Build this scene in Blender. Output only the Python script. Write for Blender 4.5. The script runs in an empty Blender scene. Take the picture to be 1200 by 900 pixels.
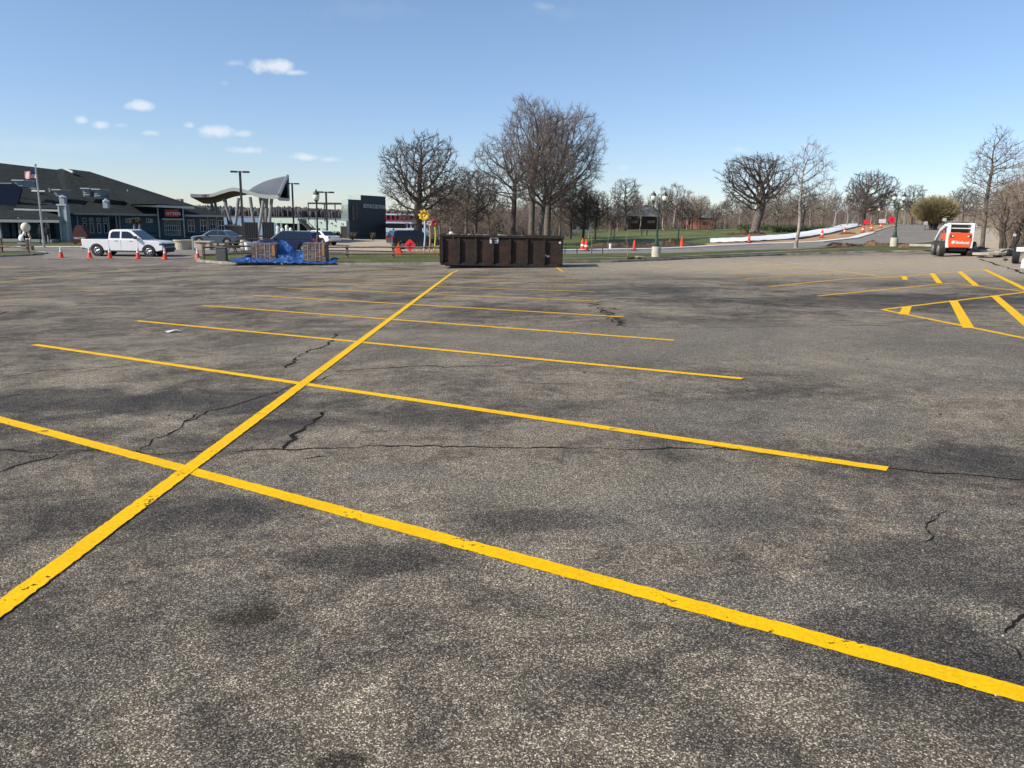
import bpy, math, random, bisect
from mathutils import Vector, Matrix, geometry
R = math.radians
rnd = random.Random(7)
scene = bpy.context.scene
col = scene.collection

# ------------------------------------------------------------------ camera
CAMZ = 1.6
TH = math.atan(194.4/900.0)
cam_d = bpy.data.cameras.new('camera'); cam_d.sensor_width = 36; cam_d.lens = 27.0
cam_d.clip_end = 20000; cam_d.clip_start = 0.05
cam = bpy.data.objects.new('camera', cam_d); col.objects.link(cam); scene.camera = cam
MC = Matrix.Rotation(math.pi/2-TH, 4, 'X') @ Matrix.Rotation(R(1.1), 4, 'Z')
cam.matrix_world = Matrix.Translation((0, 0, CAMZ)) @ MC
M3 = MC.to_3x3(); M3I = M3.inverted()
def ray(px, py): return M3 @ Vector(((px-600)/900.0, -(py-450)/900.0, -1.0))
def proj(p):
    v = M3I @ (Vector(p)-Vector((0, 0, CAMZ)))
    return (600-900*v.x/v.z, 450+900*v.y/v.z)
def W(px, py, D):
    r = ray(px, py); t = D/r.y
    return Vector((r.x*t, D, CAMZ+r.z*t))
nrm = ray(-762, 287).cross(ray(600, 277)).normalized()
if nrm.z < 0: nrm = -nrm
def plane(x, y): return CAMZ + (-1.6-nrm.x*x-nrm.y*y)/nrm.z

# ------------------------------------------------------------------ terrain
PX = [0, 150, 300, 450, 600, 750, 900, 1050, 1200]
ROWS = [(45, [-1.8, -1.65, -1.45, -1.27, -1.07, -.88, -.62, -.32, 0]),
 (55, [-1.7, -1.6, -1.5, -1.35, -1.15, -1.05, -.78, -.45, .05]),
 (70, [-1.65, -1.55, -1.5, -1.4, -1.25, -1.15, -.68, -.25, .5]),
 (90, [-1.6, -1.5, -1.5, -1.5, -1.25, -1.05, -.4, .3, 1.0]),
 (120, [-1.6, -1.6, -1.7, -1.9, -1.2, -.7, 0, 1.15, 1.6]),
 (160, [-1.8, -3, -5, -6, -1.1, -.45, .3, 1.95, 2.0]),
 (260, [-7, -8, -8, -8, -2, -.2, .7, 2.3, 2.6]),
 (600, [-8, -8, -8, -8, -4, 0, 1, 3, 3]),
 (4000, [-8, -8, -8, -8, -8, 0, 1, 3, 3])]
def interp_row(v, px):
    if px <= PX[0]: return v[0]
    if px >= PX[-1]: return v[-1]
    i = int((px)//150); t = px/150.0-i; t = t*t*(3-2*t)*.5+t*.5
    return v[i]*(1-t)+v[i+1]*t
def Graw(x, y):
    if y < 35: return plane(x, y)
    px = 600+920.8*x/y
    if y < 45:
        t = (y-35)/10.0
        return plane(x, y)*(1-t)+interp_row(ROWS[0][1], px)*t
    for k in range(len(ROWS)-1):
        if y <= ROWS[k+1][0]:
            t = (y-ROWS[k][0])/(ROWS[k+1][0]-ROWS[k][0]); break
    else: t = 1.0
    return interp_row(ROWS[k][1], px)*(1-t)+interp_row(ROWS[k+1][1], px)*t
GX = [-90+2.5*i for i in range(73)]
s = 4.0; g = 90.0; ext = []
while g < 6000: g += s; s *= 1.25; ext.append(g)
GX = [-e for e in reversed(ext)]+GX+ext
GY = [-10+2.5*i for i in range(70)]
s = 4.0; g = GY[-1]; e2 = []
while g < 6000: g += s; s *= 1.25; e2.append(g)
e3 = [-20.0, -50.0, -120.0, -400.0, -1500.0]
GY = list(reversed(e3))+GY+e2
def vz(x, y): return Graw(max(-3000, min(3000, x)), y) if y > -15 else Graw(max(-60, min(60, x)), -10)
GZ = [[vz(x, y) for x in GX] for y in GY]
def G(x, y):
    i = max(0, min(len(GX)-2, bisect.bisect_right(GX, x)-1)); j = max(0, min(len(GY)-2, bisect.bisect_right(GY, y)-1))
    tx = (x-GX[i])/(GX[i+1]-GX[i]); ty = (y-GY[j])/(GY[j+1]-GY[j])
    return (GZ[j][i]*(1-tx)+GZ[j][i+1]*tx)*(1-ty)+(GZ[j+1][i]*(1-tx)+GZ[j+1][i+1]*tx)*ty
def GP(px, py, far=400):
    r = ray(px, py)
    y = .5; last = None
    while y < far:
        t = y/r.y; z = CAMZ+r.z*t; d = z-G(r.x*t, y)
        if d <= 0: break
        last = y; y *= 1.01
    if last is None: last = y*.9
    lo, hi = last, y
    for _ in range(18):
        m = (lo+hi)/2; t = m/r.y
        if CAMZ+r.z*t-G(r.x*t, m) > 0: lo = m
        else: hi = m
    t = hi/r.y
    return Vector((r.x*t, hi, G(r.x*t, hi)))
def PD(px, D):
    x = (px-600)*D/920.8
    for _ in range(4): x -= (proj((x, D, G(x, D)))[0]-px)*D/921.0
    return Vector((x, D, G(x, D)))

# ------------------------------------------------------------------ objects
def tag(o, label=None, cat=None, group=None, kind=None):
    if label: o['label'] = label
    if cat: o['category'] = cat
    if group: o['group'] = group
    if kind: o['kind'] = kind
    return o
def thing(name, label, cat, loc=(0, 0, 0), rz=0, group=None):
    o = bpy.data.objects.new(name, None); col.objects.link(o); o.empty_display_size = .2
    o.location = loc; o.rotation_euler = (0, 0, rz)
    return tag(o, label, cat, group)
def copy_tree(o, parent=None):
    c = o.copy(); col.objects.link(c)
    if parent: c.parent = parent
    for ch in list(kids.get(o.name, [])):
        cc = copy_tree(ch, c)
    return c
kids = {}
def place_copy(o, loc, rz=0, scale=1, label=None, group=None):
    c = copy_tree(o); c.location = loc; c.rotation_euler = (0, 0, rz)
    c.scale = (scale,)*3 if not isinstance(scale, tuple) else scale
    if label: c['label'] = label
    if group: c['group'] = group
    return c
class MB:
    def __init__(s): s.v = []; s.f = []; s.sm = False
    def poly(s, pts):
        n = len(s.v); s.v += [tuple(p) for p in pts]; s.f.append(tuple(range(n, n+len(pts)))); return s
    def box(s, c, d, rz=0, m=None):
        n = len(s.v); hx, hy, hz = d[0]/2, d[1]/2, d[2]/2
        cr, sr = math.cos(rz), math.sin(rz)
        for dz in (-hz, hz):
            for dx, dy in ((-hx, -hy), (hx, -hy), (hx, hy), (-hx, hy)):
                p = Vector((c[0]+dx*cr-dy*sr, c[1]+dx*sr+dy*cr, c[2]+dz))
                if m: p = m @ p
                s.v.append(tuple(p))
        s.f += [tuple(n+i for i in q) for q in ((3, 2, 1, 0), (4, 5, 6, 7), (0, 1, 5, 4), (1, 2, 6, 5), (2, 3, 7, 6), (3, 0, 4, 7))]
        return s
    def tube(s, p0, p1, r0, r1=None, n=8, cap=True):
        r1 = r0 if r1 is None else r1
        p0 = Vector(p0); p1 = Vector(p1); d = (p1-p0)
        if d.length < 1e-6: return s
        d.normalize(); a = d.orthogonal().normalized(); b = d.cross(a); k = len(s.v)
        for p, r in ((p0, r0), (p1, r1)):
            for i in range(n):
                an = 2*math.pi*i/n; s.v.append(tuple(p+a*(r*math.cos(an))+b*(r*math.sin(an))))
        for i in range(n): j = (i+1) % n; s.f.append((k+i, k+j, k+n+j, k+n+i))
        if cap: s.f.append(tuple(range(k+n-1, k-1, -1))); s.f.append(tuple(range(k+n, k+2*n)))
        return s
    def lathe(s, c, prof, n=16):
        k = len(s.v)
        for r, z in prof:
            for i in range(n):
                an = 2*math.pi*i/n; s.v.append((c[0]+r*math.cos(an), c[1]+r*math.sin(an), c[2]+z))
        for q in range(len(prof)-1):
            for i in range(n):
                j = (i+1) % n; s.f.append((k+q*n+i, k+q*n+j, k+(q+1)*n+j, k+(q+1)*n+i))
        s.f.append(tuple(range(k+n-1, k-1, -1))); m = k+(len(prof)-1)*n; s.f.append(tuple(range(m, m+n)))
        return s
    def ball(s, c, r, n=12, sq=(1, 1, 1)):
        k = len(s.v); h = n//2
        s.v.append((c[0], c[1], c[2]-r*sq[2]))
        for q in range(1, h):
            a = math.pi*q/h-math.pi/2
            for i in range(n):
                an = 2*math.pi*i/n
                s.v.append((c[0]+r*sq[0]*math.cos(a)*math.cos(an), c[1]+r*sq[1]*math.cos(a)*math.sin(an), c[2]+r*sq[2]*math.sin(a)))
        s.v.append((c[0], c[1], c[2]+r*sq[2])); t = len(s.v)-1
        for i in range(n):
            j = (i+1) % n; s.f.append((k, k+1+j, k+1+i)); s.f.append((t, t-n+i, t-n+j))
        for q in range(h-2):
            for i in range(n):
                j = (i+1) % n; a = k+1+q*n; s.f.append((a+i, a+j, a+n+j, a+n+i))
        return s
    def prism(s, pts, y0, y1, axis='y', taper=None):
        """profile (u,w) extruded: axis y -> (u,y,w); axis z -> (u,w,z); axis x -> (x,u,w)"""
        k = len(s.v); n = len(pts)
        for e, y in ((0, y0), (1, y1)):
            for (u, w) in pts:
                yy = y
                if taper and w > taper[0]: yy = y*(1-(w-taper[0])*taper[1])
                s.v.append((u, yy, w) if axis == 'y' else ((u, w, y) if axis == 'z' else (y, u, w)))
        for i in range(n): j = (i+1) % n; s.f.append((k+i, k+j, k+n+j, k+n+i))
        s.f.append(tuple(range(k+n-1, k-1, -1))); s.f.append(tuple(range(k+n, k+2*n)))
        return s
    def build(s, name, mat, parent=None, world=False, smooth=False, bevel=0, thick=0):
        me = bpy.data.meshes.new(name)
        off = Vector((0, 0, 0))
        if world and parent is not None:
            off = Vector(parent.location)
            if parent.parent: off = off+Vector(parent.parent.location)
        me.from_pydata([tuple(Vector(v)-off) for v in s.v], [], s.f); me.materials.append(mat)
        me.validate(); me.update()
        import bmesh
        b = bmesh.new(); b.from_mesh(me); bmesh.ops.recalc_face_normals(b, faces=b.faces[:]); b.to_mesh(me); b.free()
        if smooth:
            for p in me.polygons: p.use_smooth = True
        o = bpy.data.objects.new(name, me); col.objects.link(o)
        if parent is not None: o.parent = parent; kids.setdefault(parent.name, []).append(o)
        if thick:
            m = o.modifiers.new('t', 'SOLIDIFY'); m.thickness = thick; m.offset = 0
        if bevel:
            m = o.modifiers.new('b', 'BEVEL'); m.width = bevel; m.segments = 2; m.limit_method = 'ANGLE'; m.angle_limit = R(35)
        return o

# ------------------------------------------------------------------ materials
def nt(name):
    m = bpy.data.materials.new(name); m.use_nodes = True
    t = m.node_tree; return m, t, t.nodes['Principled BSDF']
def nd(t, kind, **kw):
    n = t.nodes.new(kind)
    for k, v in kw.items():
        if k == 'ins':
            for a, b in v.items():
                if isinstance(b, bpy.types.NodeSocket): t.links.new(b, n.inputs[a])
                else: n.inputs[a].default_value = b
        else: setattr(n, k, v)
    return n
def mix(t, a, b, f, bt='MIX'):
    n = t.nodes.new('ShaderNodeMix'); n.data_type = 'RGBA'; n.blend_type = bt
    for i, v in ((0, f), (6, a), (7, b)):
        if isinstance(v, bpy.types.NodeSocket): t.links.new(v, n.inputs[i])
        elif i and not isinstance(v, (int, float)): n.inputs[i].default_value = (*v[:3], 1)
        else: n.inputs[i].default_value = v
    return n.outputs[2]
def mth(t, op, a, b=0.0, c=0.0):
    n = t.nodes.new('ShaderNodeMath'); n.operation = op
    for i, v in enumerate((a, b, c)):
        if isinstance(v, bpy.types.NodeSocket): t.links.new(v, n.inputs[i])
        else: n.inputs[i].default_value = v
    return n.outputs[0]
def rng(t, v, a, b, c=0.0, d=1.0, sm=True):
    n = t.nodes.new('ShaderNodeMapRange'); t.links.new(v, n.inputs[0])
    if sm: n.interpolation_type = 'SMOOTHSTEP'
    for i, q in enumerate((a, b, c, d)): n.inputs[i+1].default_value = q
    return n.outputs[0]
def noise(t, vec, scale, detail=4, rough=.55, dist=0):
    n = nd(t, 'ShaderNodeTexNoise', ins={'Scale': scale, 'Detail': detail, 'Roughness': rough, 'Distortion': dist})
    if vec is not None: t.links.new(vec, n.inputs['Vector'])
    return n.outputs[0]
def objc(t): return nd(t, 'ShaderNodeTexCoord').outputs['Object']
def bump(t, p, h, s=.3, d=.02):
    b = nd(t, 'ShaderNodeBump', ins={'Strength': s, 'Distance': d, 'Height': h}); t.links.new(b.outputs[0], p.inputs['Normal'])
def mat(name, rgb, rough=.7, metal=0, var=.18, scale=4.0, b=0, coat=0, spec=None):
    m, t, p = nt(name); c = objc(t)
    f = noise(t, c, scale, 5, .6)
    lo = tuple(x*(1-var) for x in rgb); hi = tuple(min(1, x*(1+var)) for x in rgb)
    t.links.new(mix(t, lo, hi, rng(t, f, .3, .7)), p.inputs['Base Color'])
    p.inputs['Roughness'].default_value = rough; p.inputs['Metallic'].default_value = metal
    if coat: p.inputs['Coat Weight'].default_value = coat; p.inputs['Coat Roughness'].default_value = .05
    if spec is not None: p.inputs['Specular IOR Level'].default_value = spec
    if b: bump(t, p, noise(t, c, scale*6, 4, .6), b, .03)
    return m
def mat2(name, a, bcol, scale, rough=.9, detail=8, lo=.4, hi=.6, fine=0, fs=40, bmp=0, dist=0):
    m, t, p = nt(name); c = objc(t)
    k = mix(t, a, bcol, rng(t, noise(t, c, scale, detail, .62, dist), lo, hi))
    if fine:
        fn = rng(t, noise(t, c, fs, 3, .7), .3, .7, 1-fine, 1+fine, False)
        cc = nd(t, 'ShaderNodeVectorMath', operation='SCALE', ins={0: k, 'Scale': fn}).outputs[0]; k = cc
    t.links.new(k, p.inputs['Base Color']); p.inputs['Roughness'].default_value = rough
    p.inputs['Specular IOR Level'].default_value = .25
    if bmp: bump(t, p, noise(t, c, fs, 4, .7), bmp, .05)
    return m

def asphalt(name, dark, light, big=.33, lo=.36, hi=.64, spots=(), contrast=1.0):
    m, t, p = nt(name); c = objc(t)
    n1 = noise(t, c, big, 4, .6, .6); n2 = noise(t, c, 1.3, 5, .68, .8); n3 = noise(t, c, 7.5, 3, .7)
    s = mth(t, 'ADD', mth(t, 'MULTIPLY', n1, .40), mth(t, 'MULTIPLY', n2, .38)); s = mth(t, 'ADD', s, mth(t, 'MULTIPLY', n3, .22))
    f = rng(t, s, lo, hi)
    base = mix(t, dark, light, f)
    sx = nd(t, 'ShaderNodeSeparateXYZ', ins={0: c})
    for (x, y, rx, ry, cc, amt) in spots:
        dx = mth(t, 'MULTIPLY', mth(t, 'SUBTRACT', sx.outputs[0], x), 1/rx); dy = mth(t, 'MULTIPLY', mth(t, 'SUBTRACT', sx.outputs[1], y), 1/ry)
        d = mth(t, 'ADD', mth(t, 'MULTIPLY', dx, dx), mth(t, 'MULTIPLY', dy, dy))
        d = mth(t, 'ADD', d, mth(t, 'MULTIPLY', mth(t, 'SUBTRACT', n2 if rx > .3 else n3, .5), 2.6))
        base = mix(t, base, cc, mth(t, 'MULTIPLY', rng(t, d, .2, 1.3, 1, 0), amt))
    v1 = nd(t, 'ShaderNodeTexVoronoi', ins={'Vector': c, 'Scale': 185.0})
    cs = nd(t, 'ShaderNodeSeparateColor', ins={0: v1.outputs['Color']})
    s1, s2 = cs.outputs[0], cs.outputs[1]
    k1 = mth(t, 'ADD', mth(t, 'MULTIPLY', mth(t, 'POWER', s1, 4.0), 2.9*contrast), 1-.54*contrast)
    n4 = rng(t, noise(t, c, 150, 2, .7), .32, .68, 1-.5*contrast, 1+.5*contrast, False)
    k = mth(t, 'MULTIPLY', k1, n4)
    base = nd(t, 'ShaderNodeVectorMath', operation='SCALE', ins={0: base, 'Scale': k}).outputs[0]
    if contrast > .8:
        vb = nd(t, 'ShaderNodeTexVoronoi', ins={'Vector': c, 'Scale': 70.0})
        cb3 = nd(t, 'ShaderNodeSeparateColor', ins={0: vb.outputs['Color']}); sb = cb3.outputs[2]
        cb = rng(t, vb.outputs['Distance'], mth(t, 'MULTIPLY', cb3.outputs[0], .12) if False else .05, .24, 1, 0)
        base = mix(t, base, (.60, .54, .45), mth(t, 'MULTIPLY', mth(t, 'MULTIPLY', mth(t, 'GREATER_THAN', sb, .89), cb), rng(t, cb3.outputs[1], 0, 1, .1, 1.0, False)))
        base = mix(t, base, (.012, .012, .012), mth(t, 'MULTIPLY', mth(t, 'MULTIPLY', mth(t, 'LESS_THAN', sb, .06), cb), .8))
    t.links.new(base, p.inputs['Base Color'])
    p.inputs['Roughness'].default_value = .95; p.inputs['Specular IOR Level'].default_value = .15
    if contrast > .8: bump(t, p, mth(t, 'ADD', mth(t, 'MULTIPLY', s1, .5), n4), .8, .007)
    return m

def yellow_paint(name, rgb, wear, halo=False):
    """fresh traffic paint: stones and pits of the surface telling through; wear > 0 makes it patchy"""
    m, t, p = nt(name); c = objc(t)
    v = nd(t, 'ShaderNodeTexVoronoi', ins={'Vector': c, 'Scale': 78.0})
    s1 = nd(t, 'ShaderNodeSeparateColor', ins={0: v.outputs['Color']}).outputs[0]
    n = noise(t, c, 34, 4, .7); n2 = noise(t, c, 3.0, 5, .6)
    k = rng(t, s1, 0, 1, .86, 1.08, False)
    base = nd(t, 'ShaderNodeVectorMath', operation='SCALE', ins={0: mix(t, rgb, tuple(x*.9 for x in rgb), rng(t, n2, .35, .65)), 'Scale': k}).outputs[0]
    t.links.new(base, p.inputs['Base Color']); p.inputs['Roughness'].default_value = .6
    p.inputs['Specular IOR Level'].default_value = .12
    bump(t, p, mth(t, 'ADD', s1, n), .5, .005)
    tr = nd(t, 'ShaderNodeBsdfTransparent'); mx = nd(t, 'ShaderNodeMixShader')
    hole = mth(t, 'ADD', n, mth(t, 'MULTIPLY', mth(t, 'SUBTRACT', n2, .5), .5 if not wear else 1.2))
    fac = rng(t, hole, .27+wear, .31+wear, 1, 0)
    t.links.new(fac, mx.inputs[0]); t.links.new(p.outputs[0], mx.inputs[1]); t.links.new(tr.outputs[0], mx.inputs[2])
    t.links.new(mx.outputs[0], t.nodes['Material Output'].inputs[0])
    return m

# ------------------------------------------------------------------ draped sheets
def clip(poly, ax, val, keep_gt):
    out = []; n = len(poly)
    for i in range(n):
        a = poly[i]; b = poly[(i+1) % n]
        ia = (a[ax] >= val) if keep_gt else (a[ax] <= val); ib = (b[ax] >= val) if keep_gt else (b[ax] <= val)
        if ia: out.append(a)
        if ia != ib:
            t = (val-a[ax])/(b[ax]-a[ax]); q = [a[0]+(b[0]-a[0])*t, a[1]+(b[1]-a[1])*t]; q[ax] = val; out.append((q[0], q[1]))
    return out
def drape(name, poly, m, dz, parent=None, kind='structure', thick=0):
    poly = [(p[0], p[1]) for p in poly]
    tris = geometry.tessellate_polygon([[Vector((x, y, 0)) for x, y in poly]])
    b = MB(); idx = {}
    def vid(x, y):
        k = (round(x, 4), round(y, 4))
        if k not in idx: idx[k] = len(b.v); b.v.append((x, y, G(x, y)+dz))
        return idx[k]
    for tr in tris:
        T = [poly[i] for i in tr]
        x0 = min(p[0] for p in T); x1 = max(p[0] for p in T); y0 = min(p[1] for p in T); y1 = max(p[1] for p in T)
        i0 = max(0, bisect.bisect_right(GX, x0)-1); i1 = min(len(GX)-2, bisect.bisect_left(GX, x1)-1)
        j0 = max(0, bisect.bisect_right(GY, y0)-1); j1 = min(len(GY)-2, bisect.bisect_left(GY, y1)-1)
        for i in range(i0, max(i0, i1)+1):
            A = clip(clip(T, 0, GX[i], True), 0, GX[i+1], False)
            if len(A) < 3: continue
            for j in range(j0, max(j0, j1)+1):
                B = clip(clip(A, 1, GY[j], True), 1, GY[j+1], False)
                if len(B) < 3: continue
                ids = []
                for x, y in B:
                    q = vid(x, y)
                    if not ids or ids[-1] != q: ids.append(q)
                if ids and ids[0] == ids[-1]: ids.pop()
                if len(set(ids)) == len(ids) and len(ids) >= 3: b.f.append(tuple(ids))
    me = bpy.data.meshes.new(name); me.from_pydata(b.v, [], b.f); me.materials.append(m); me.validate(); me.update()
    import bmesh
    q = bmesh.new(); q.from_mesh(me)
    for f in q.faces:
        if f.normal.z < 0: f.normal_flip()
    q.to_mesh(me); q.free()
    o = bpy.data.objects.new(name, me); col.objects.link(o)
    if kind: o['kind'] = kind
    return o
def pxpoly(name, pts, m, dz, **k): return drape(name, [GP(*p) for p in pts], m, dz, **k)
def ribbon_pts(pts, w, jit=0, step=.5, ends=True):
    """centre line (world) -> left/right outline with jitter; w may be a function of t"""
    L = []; tot = 0; P = [Vector((p[0], p[1])) for p in pts]
    dense = []
    for a, b in zip(P, P[1:]):
        n = max(1, int((b-a).length/step))
        for i in range(n): dense.append(a.lerp(b, i/n))
    dense.append(P[-1]); n = len(dense); lf = []; rt = []
    for i, q in enumerate(dense):
        d = (dense[min(n-1, i+1)]-dense[max(0, i-1)]).normalized(); o = Vector((-d.y, d.x))
        ww = (w(i/(n-1)) if callable(w) else w)/2
        lf.append(q+o*(ww+rnd.uniform(-jit, jit))); rt.append(q-o*(ww+rnd.uniform(-jit, jit)))
    return lf, rt
def ribbon(name, pts, w, m, dz, jit=0, step=.5, kind='structure'):
    lf, rt = ribbon_pts(pts, w, jit, step); b = MB()
    for i in range(len(lf)):
        for q in (lf[i], rt[i]): b.v.append((q.x, q.y, G(q.x, q.y)+dz))
    for i in range(len(lf)-1): b.f.append((2*i, 2*i+1, 2*i+3, 2*i+2))
    o = b.build(name, m)
    if kind: o['kind'] = kind
    return o
def kerb(name, pts, w, h, m, kind='structure', base=-.05):
    lf, rt = ribbon_pts(pts, w, 0, 1.0); b = MB(); n = len(lf)
    for i in range(n):
        for q, z in ((lf[i], base), (lf[i], h), (rt[i], h), (rt[i], base)): b.v.append((q.x, q.y, G(q.x, q.y)+z))
    for i in range(n-1):
        for k in range(3): b.f.append((4*i+k, 4*i+k+1, 4*i+5+k, 4*i+4+k))
    b.f.append((0, 1, 2, 3)); b.f.append(tuple(4*(n-1)+k for k in (3, 2, 1, 0)))
    o = b.build(name, m, bevel=.015)
    if kind: o['kind'] = kind
    return o
# ------------------------------------------------------------------ ground materials
def sp(px, py, rx, ry, c, a): p = GP(px, py); return (p.x, p.y, rx, ry, c, a)
spots = [sp(292, 717, .15, .13, (.055, .045, .030), .85), sp(255, 706, .22, .15, (.20, .18, .145), .45), sp(238, 679, .13, .13, (.22, .20, .16), .5),
         sp(398, 893, .10, .06, (.05, .04, .028), .85), sp(265, 515, .0001, .0001, (0, 0, 0), 0), sp(415, 405, .4, .25, (.22, .2, .17), .3),
         sp(780, 600, .8, .55, (.23, .205, .165), .55), sp(520, 560, .9, .35, (.20, .18, .15), .35), sp(880, 700, .9, .25, (.21, .19, .155), .45),
         sp(1040, 760, .8, .35, (.045, .044, .046), .55), sp(1110, 660, .7, .4, (.05, .05, .052), .55), sp(1120, 600, .45, .16, (.25, .225, .175), .5),
         sp(1180, 735, .14, .3, (.25, .22, .17), .5), sp(900, 490, 1.6, .8, (.23, .205, .165), .5), sp(850, 600, .5, .3, (.06, .06, .06), .3),
         sp(240, 470, 1.4, .7, (.042, .042, .044), .55), sp(90, 470, 1.5, .8, (.042, .042, .044), .5), sp(560, 480, 1.2, .6, (.045, .045, .048), .35),
         sp(700, 340, 4, 3, (.055, .055, .055), .4), sp(1120, 540, .9, .5, (.05, .05, .052), .45),
         sp(640, 610, .45, .18, (.045, .045, .047), .45), sp(230, 600, .5, .35, (.05, .05, .052), .45), sp(1190, 440, 2.5, 1.5, (.22, .2, .16), .4),
         sp(1120, 308, 22, 14, (.47, .39, .28), .9), sp(900, 304, 18, 7, (.38, .32, .235), .75), sp(960, 400, 6, 2.6, (.27, .235, .18), .55), sp(90, 303, 18, 8, (.21, .18, .155), .7), sp(1060, 352, 4.5, 2.4, (.055, .049, .045), .7), sp(620, 400, 5, 2.2, (.24, .21, .165), .4), sp(440, 655, .5, .28, (.052, .047, .044), .6), sp(1130, 830, .5, .3, (.055, .05, .047), .6), sp(330, 560, 1.0, .22, (.26, .23, .18), .5), sp(700, 565, 1.6, .45, (.29, .25, .19), .6), sp(90, 800, .5, .3, (.20, .175, .135), .4), sp(120, 610, .6, .35, (.055, .05, .047), .5), sp(460, 490, 1.2, .5, (.055, .05, .047), .5)]
M_asph = asphalt('worn_asphalt', (.076, .065, .056), (.385, .322, .235), lo=.355, hi=.65, spots=spots)
M_road = asphalt('road_asphalt', (.17, .155, .135), (.26, .235, .20), contrast=.4)
M_tan = asphalt('tan_pavement', (.35, .295, .22), (.46, .39, .30), contrast=.4)  # pale beige-tan is the paving's own colour
M_grass = mat2('grass', (.048, .070, .016), (.13, .125, .045), .5, fine=.5, fs=7, bmp=.8, lo=.3, hi=.7)
M_lawn = mat2('park_lawn', (.070, .105, .026), (.18, .17, .075), .16, fine=.35, fs=5, bmp=.8, lo=.36, hi=.68, dist=.6)
M_dirt = mat2('turned_soil', (.035, .026, .018), (.12, .08, .045), 1.2, fine=.5, fs=9, bmp=1)
M_clay = mat2('tan_road_base', (.34, .20, .10), (.44, .28, .15), .4, fine=.2, fs=6, bmp=.4)
M_conc = mat2('pale_concrete', (.42, .39, .33), (.55, .52, .45), 1.5, fine=.12, fs=12, bmp=.2)
M_conc2 = mat2('old_kerb_concrete', (.20, .18, .14), (.36, .33, .27), 1.2, fine=.2, fs=12, bmp=.3)
M_newc = mat2('fresh_white_concrete', (.62, .60, .56), (.72, .70, .66), .8, fine=.06, fs=10)
M_crack = mat('crack_filler', (.022, .019, .017), .95, var=.3, spec=.05)
M_yel = yellow_paint('yellow_paint', (.93, .525, .001), -.03)
M_yelold = yellow_paint('faded_yellow_paint', (.70, .50, .12), .07)
M_pale = yellow_paint('old_pale_paint_flecks', (.34, .28, .20), .24)

# ------------------------------------------------------------------ ground sheet, water
b = MB()
for y, row in zip(GY, GZ):
    for x, z in zip(GX, row): b.v.append((x, y, z-.03 if y < 260 else z-.1))
nx = len(GX)
for j in range(len(GY)-1):
    for i in range(nx-1): a = j*nx+i; b.f.append((a, a+1, a+nx+1, a+nx))
gs = b.build('ground', M_lawn); gs['kind'] = 'structure'
mw, t, p = nt('lake_water'); c = objc(t)
p.inputs['Base Color'].default_value = (.035, .075, .12, 1); p.inputs['Roughness'].default_value = .22
bump(t, p, noise(t, c, .8, 4, .6), .35, .3)
wx0, wx1 = -2600, -8
b = MB(); b.poly([(-2600, 120, -4.6), (-8, 120, -4.6), (60, 1900, -4.6), (-2600, 1900, -4.6)])
o = b.build('lake_water', mw); o['kind'] = 'structure'

# lot outline: far edge as the photograph shows it
far_edge = [(-120, 303), (0, 301), (34, 300), (54, 297.5), (58, 295)]
edge_entry = [(58, 295), (140, 294), (205, 295), (231, 301), (233, 306.5), (262, 309), (330, 310), (420, 310.5), (520, 310), (600, 309.5), (656, 308.5), (715, 307.5), (770, 305.5), (820, 303), (870, 301), (920, 299), (985, 297), (1045, 295.5), (1090, 294.5), (1140, 296), (1205, 297), (1290, 299)]
E = [GP(*q) for q in far_edge+edge_entry]
lot = [(-70, -9.5), (60, -9.5), (66, 30)]+[(q.x, q.y) for q in reversed(E)]+[(-75, 40)]
drape('parking_lot', lot, M_asph, 0.0)
near_strip_r = [GP(*q) for q in edge_entry[10:17]]

# street beyond the lot on the left (with the pickup on it), pale pavements, walk, road on the right
pxpoly('street', [(-200, 297), (-200, 290), (0, 290.0), (150, 290), (262, 290.5), (330, 293), (420, 295), (520, 297), (520, 299.0), (400, 298.5), (300, 299.5), (240, 300.5), (222, 303), (140, 304), (50, 304), (52, 297.5), (0, 296)], M_road, .02)
pxpoly('sidewalk', [(-200, 290.2), (-200, 288.6), (0, 288.8), (150, 289), (232, 289.4), (232, 290.8), (150, 290.4), (0, 290.2)], M_conc, .05)
pxpoly('pavement', [(205, 289), (205, 281.5), (262, 279), (330, 277.5), (420, 279.5), (455, 281), (525, 284), (600, 284), (600, 296.5), (420, 294), (330, 292), (262, 289.5)], M_tan, .04)
pxpoly('service_road', [(600, 299.5), (655, 298.4), (740, 297.6), (800, 296.4), (860, 294.4), (940, 291.8), (975, 289.8), (1000, 287.5), (1040, 285.5), (1082, 285), (1105, 283), (1128, 276), (1116, 266.5), (1095, 262.6), (1062, 262.4), (1040, 267.5), (1022, 274), (1002, 280), (960, 284.6), (900, 286.9), (800, 291.6), (740, 293.6), (655, 295), (600, 295.5)], M_road, .03)
pxpoly('road_base', [(800, 291.5), (832, 284.8), (870, 283.8), (940, 280.5), (985, 272), (1015, 264.3), (1046, 262.6), (1060, 262.6), (1040, 267.2), (1022, 273.4), (1000, 279.5), (960, 284), (900, 286.4)], M_clay, .02)
pxpoly('driveway', [(1112, 294.8), (1112, 291), (1138, 288), (1260, 287), (1260, 299), (1200, 296.6), (1140, 295.6)], M_tan, .03)
pxpoly('tan_path', [(1134, 287), (1136, 268), (1144, 265.5), (1176, 266), (1186, 274), (1180, 283), (1172, 288)], M_tan, .03)
pxpoly('grass_verge', [(-200, 289), (-200, 283.5), (60, 284), (205, 285), (205, 288.8), (0, 288.5)], M_grass, .03)
pxpoly('soil_bank', [(655, 295), (740, 291.6), (800, 289.6), (830, 287.0), (800, 283.2), (760, 284.5), (710, 288.5), (690, 291.5), (655, 292.5)], M_dirt, .03)
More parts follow.
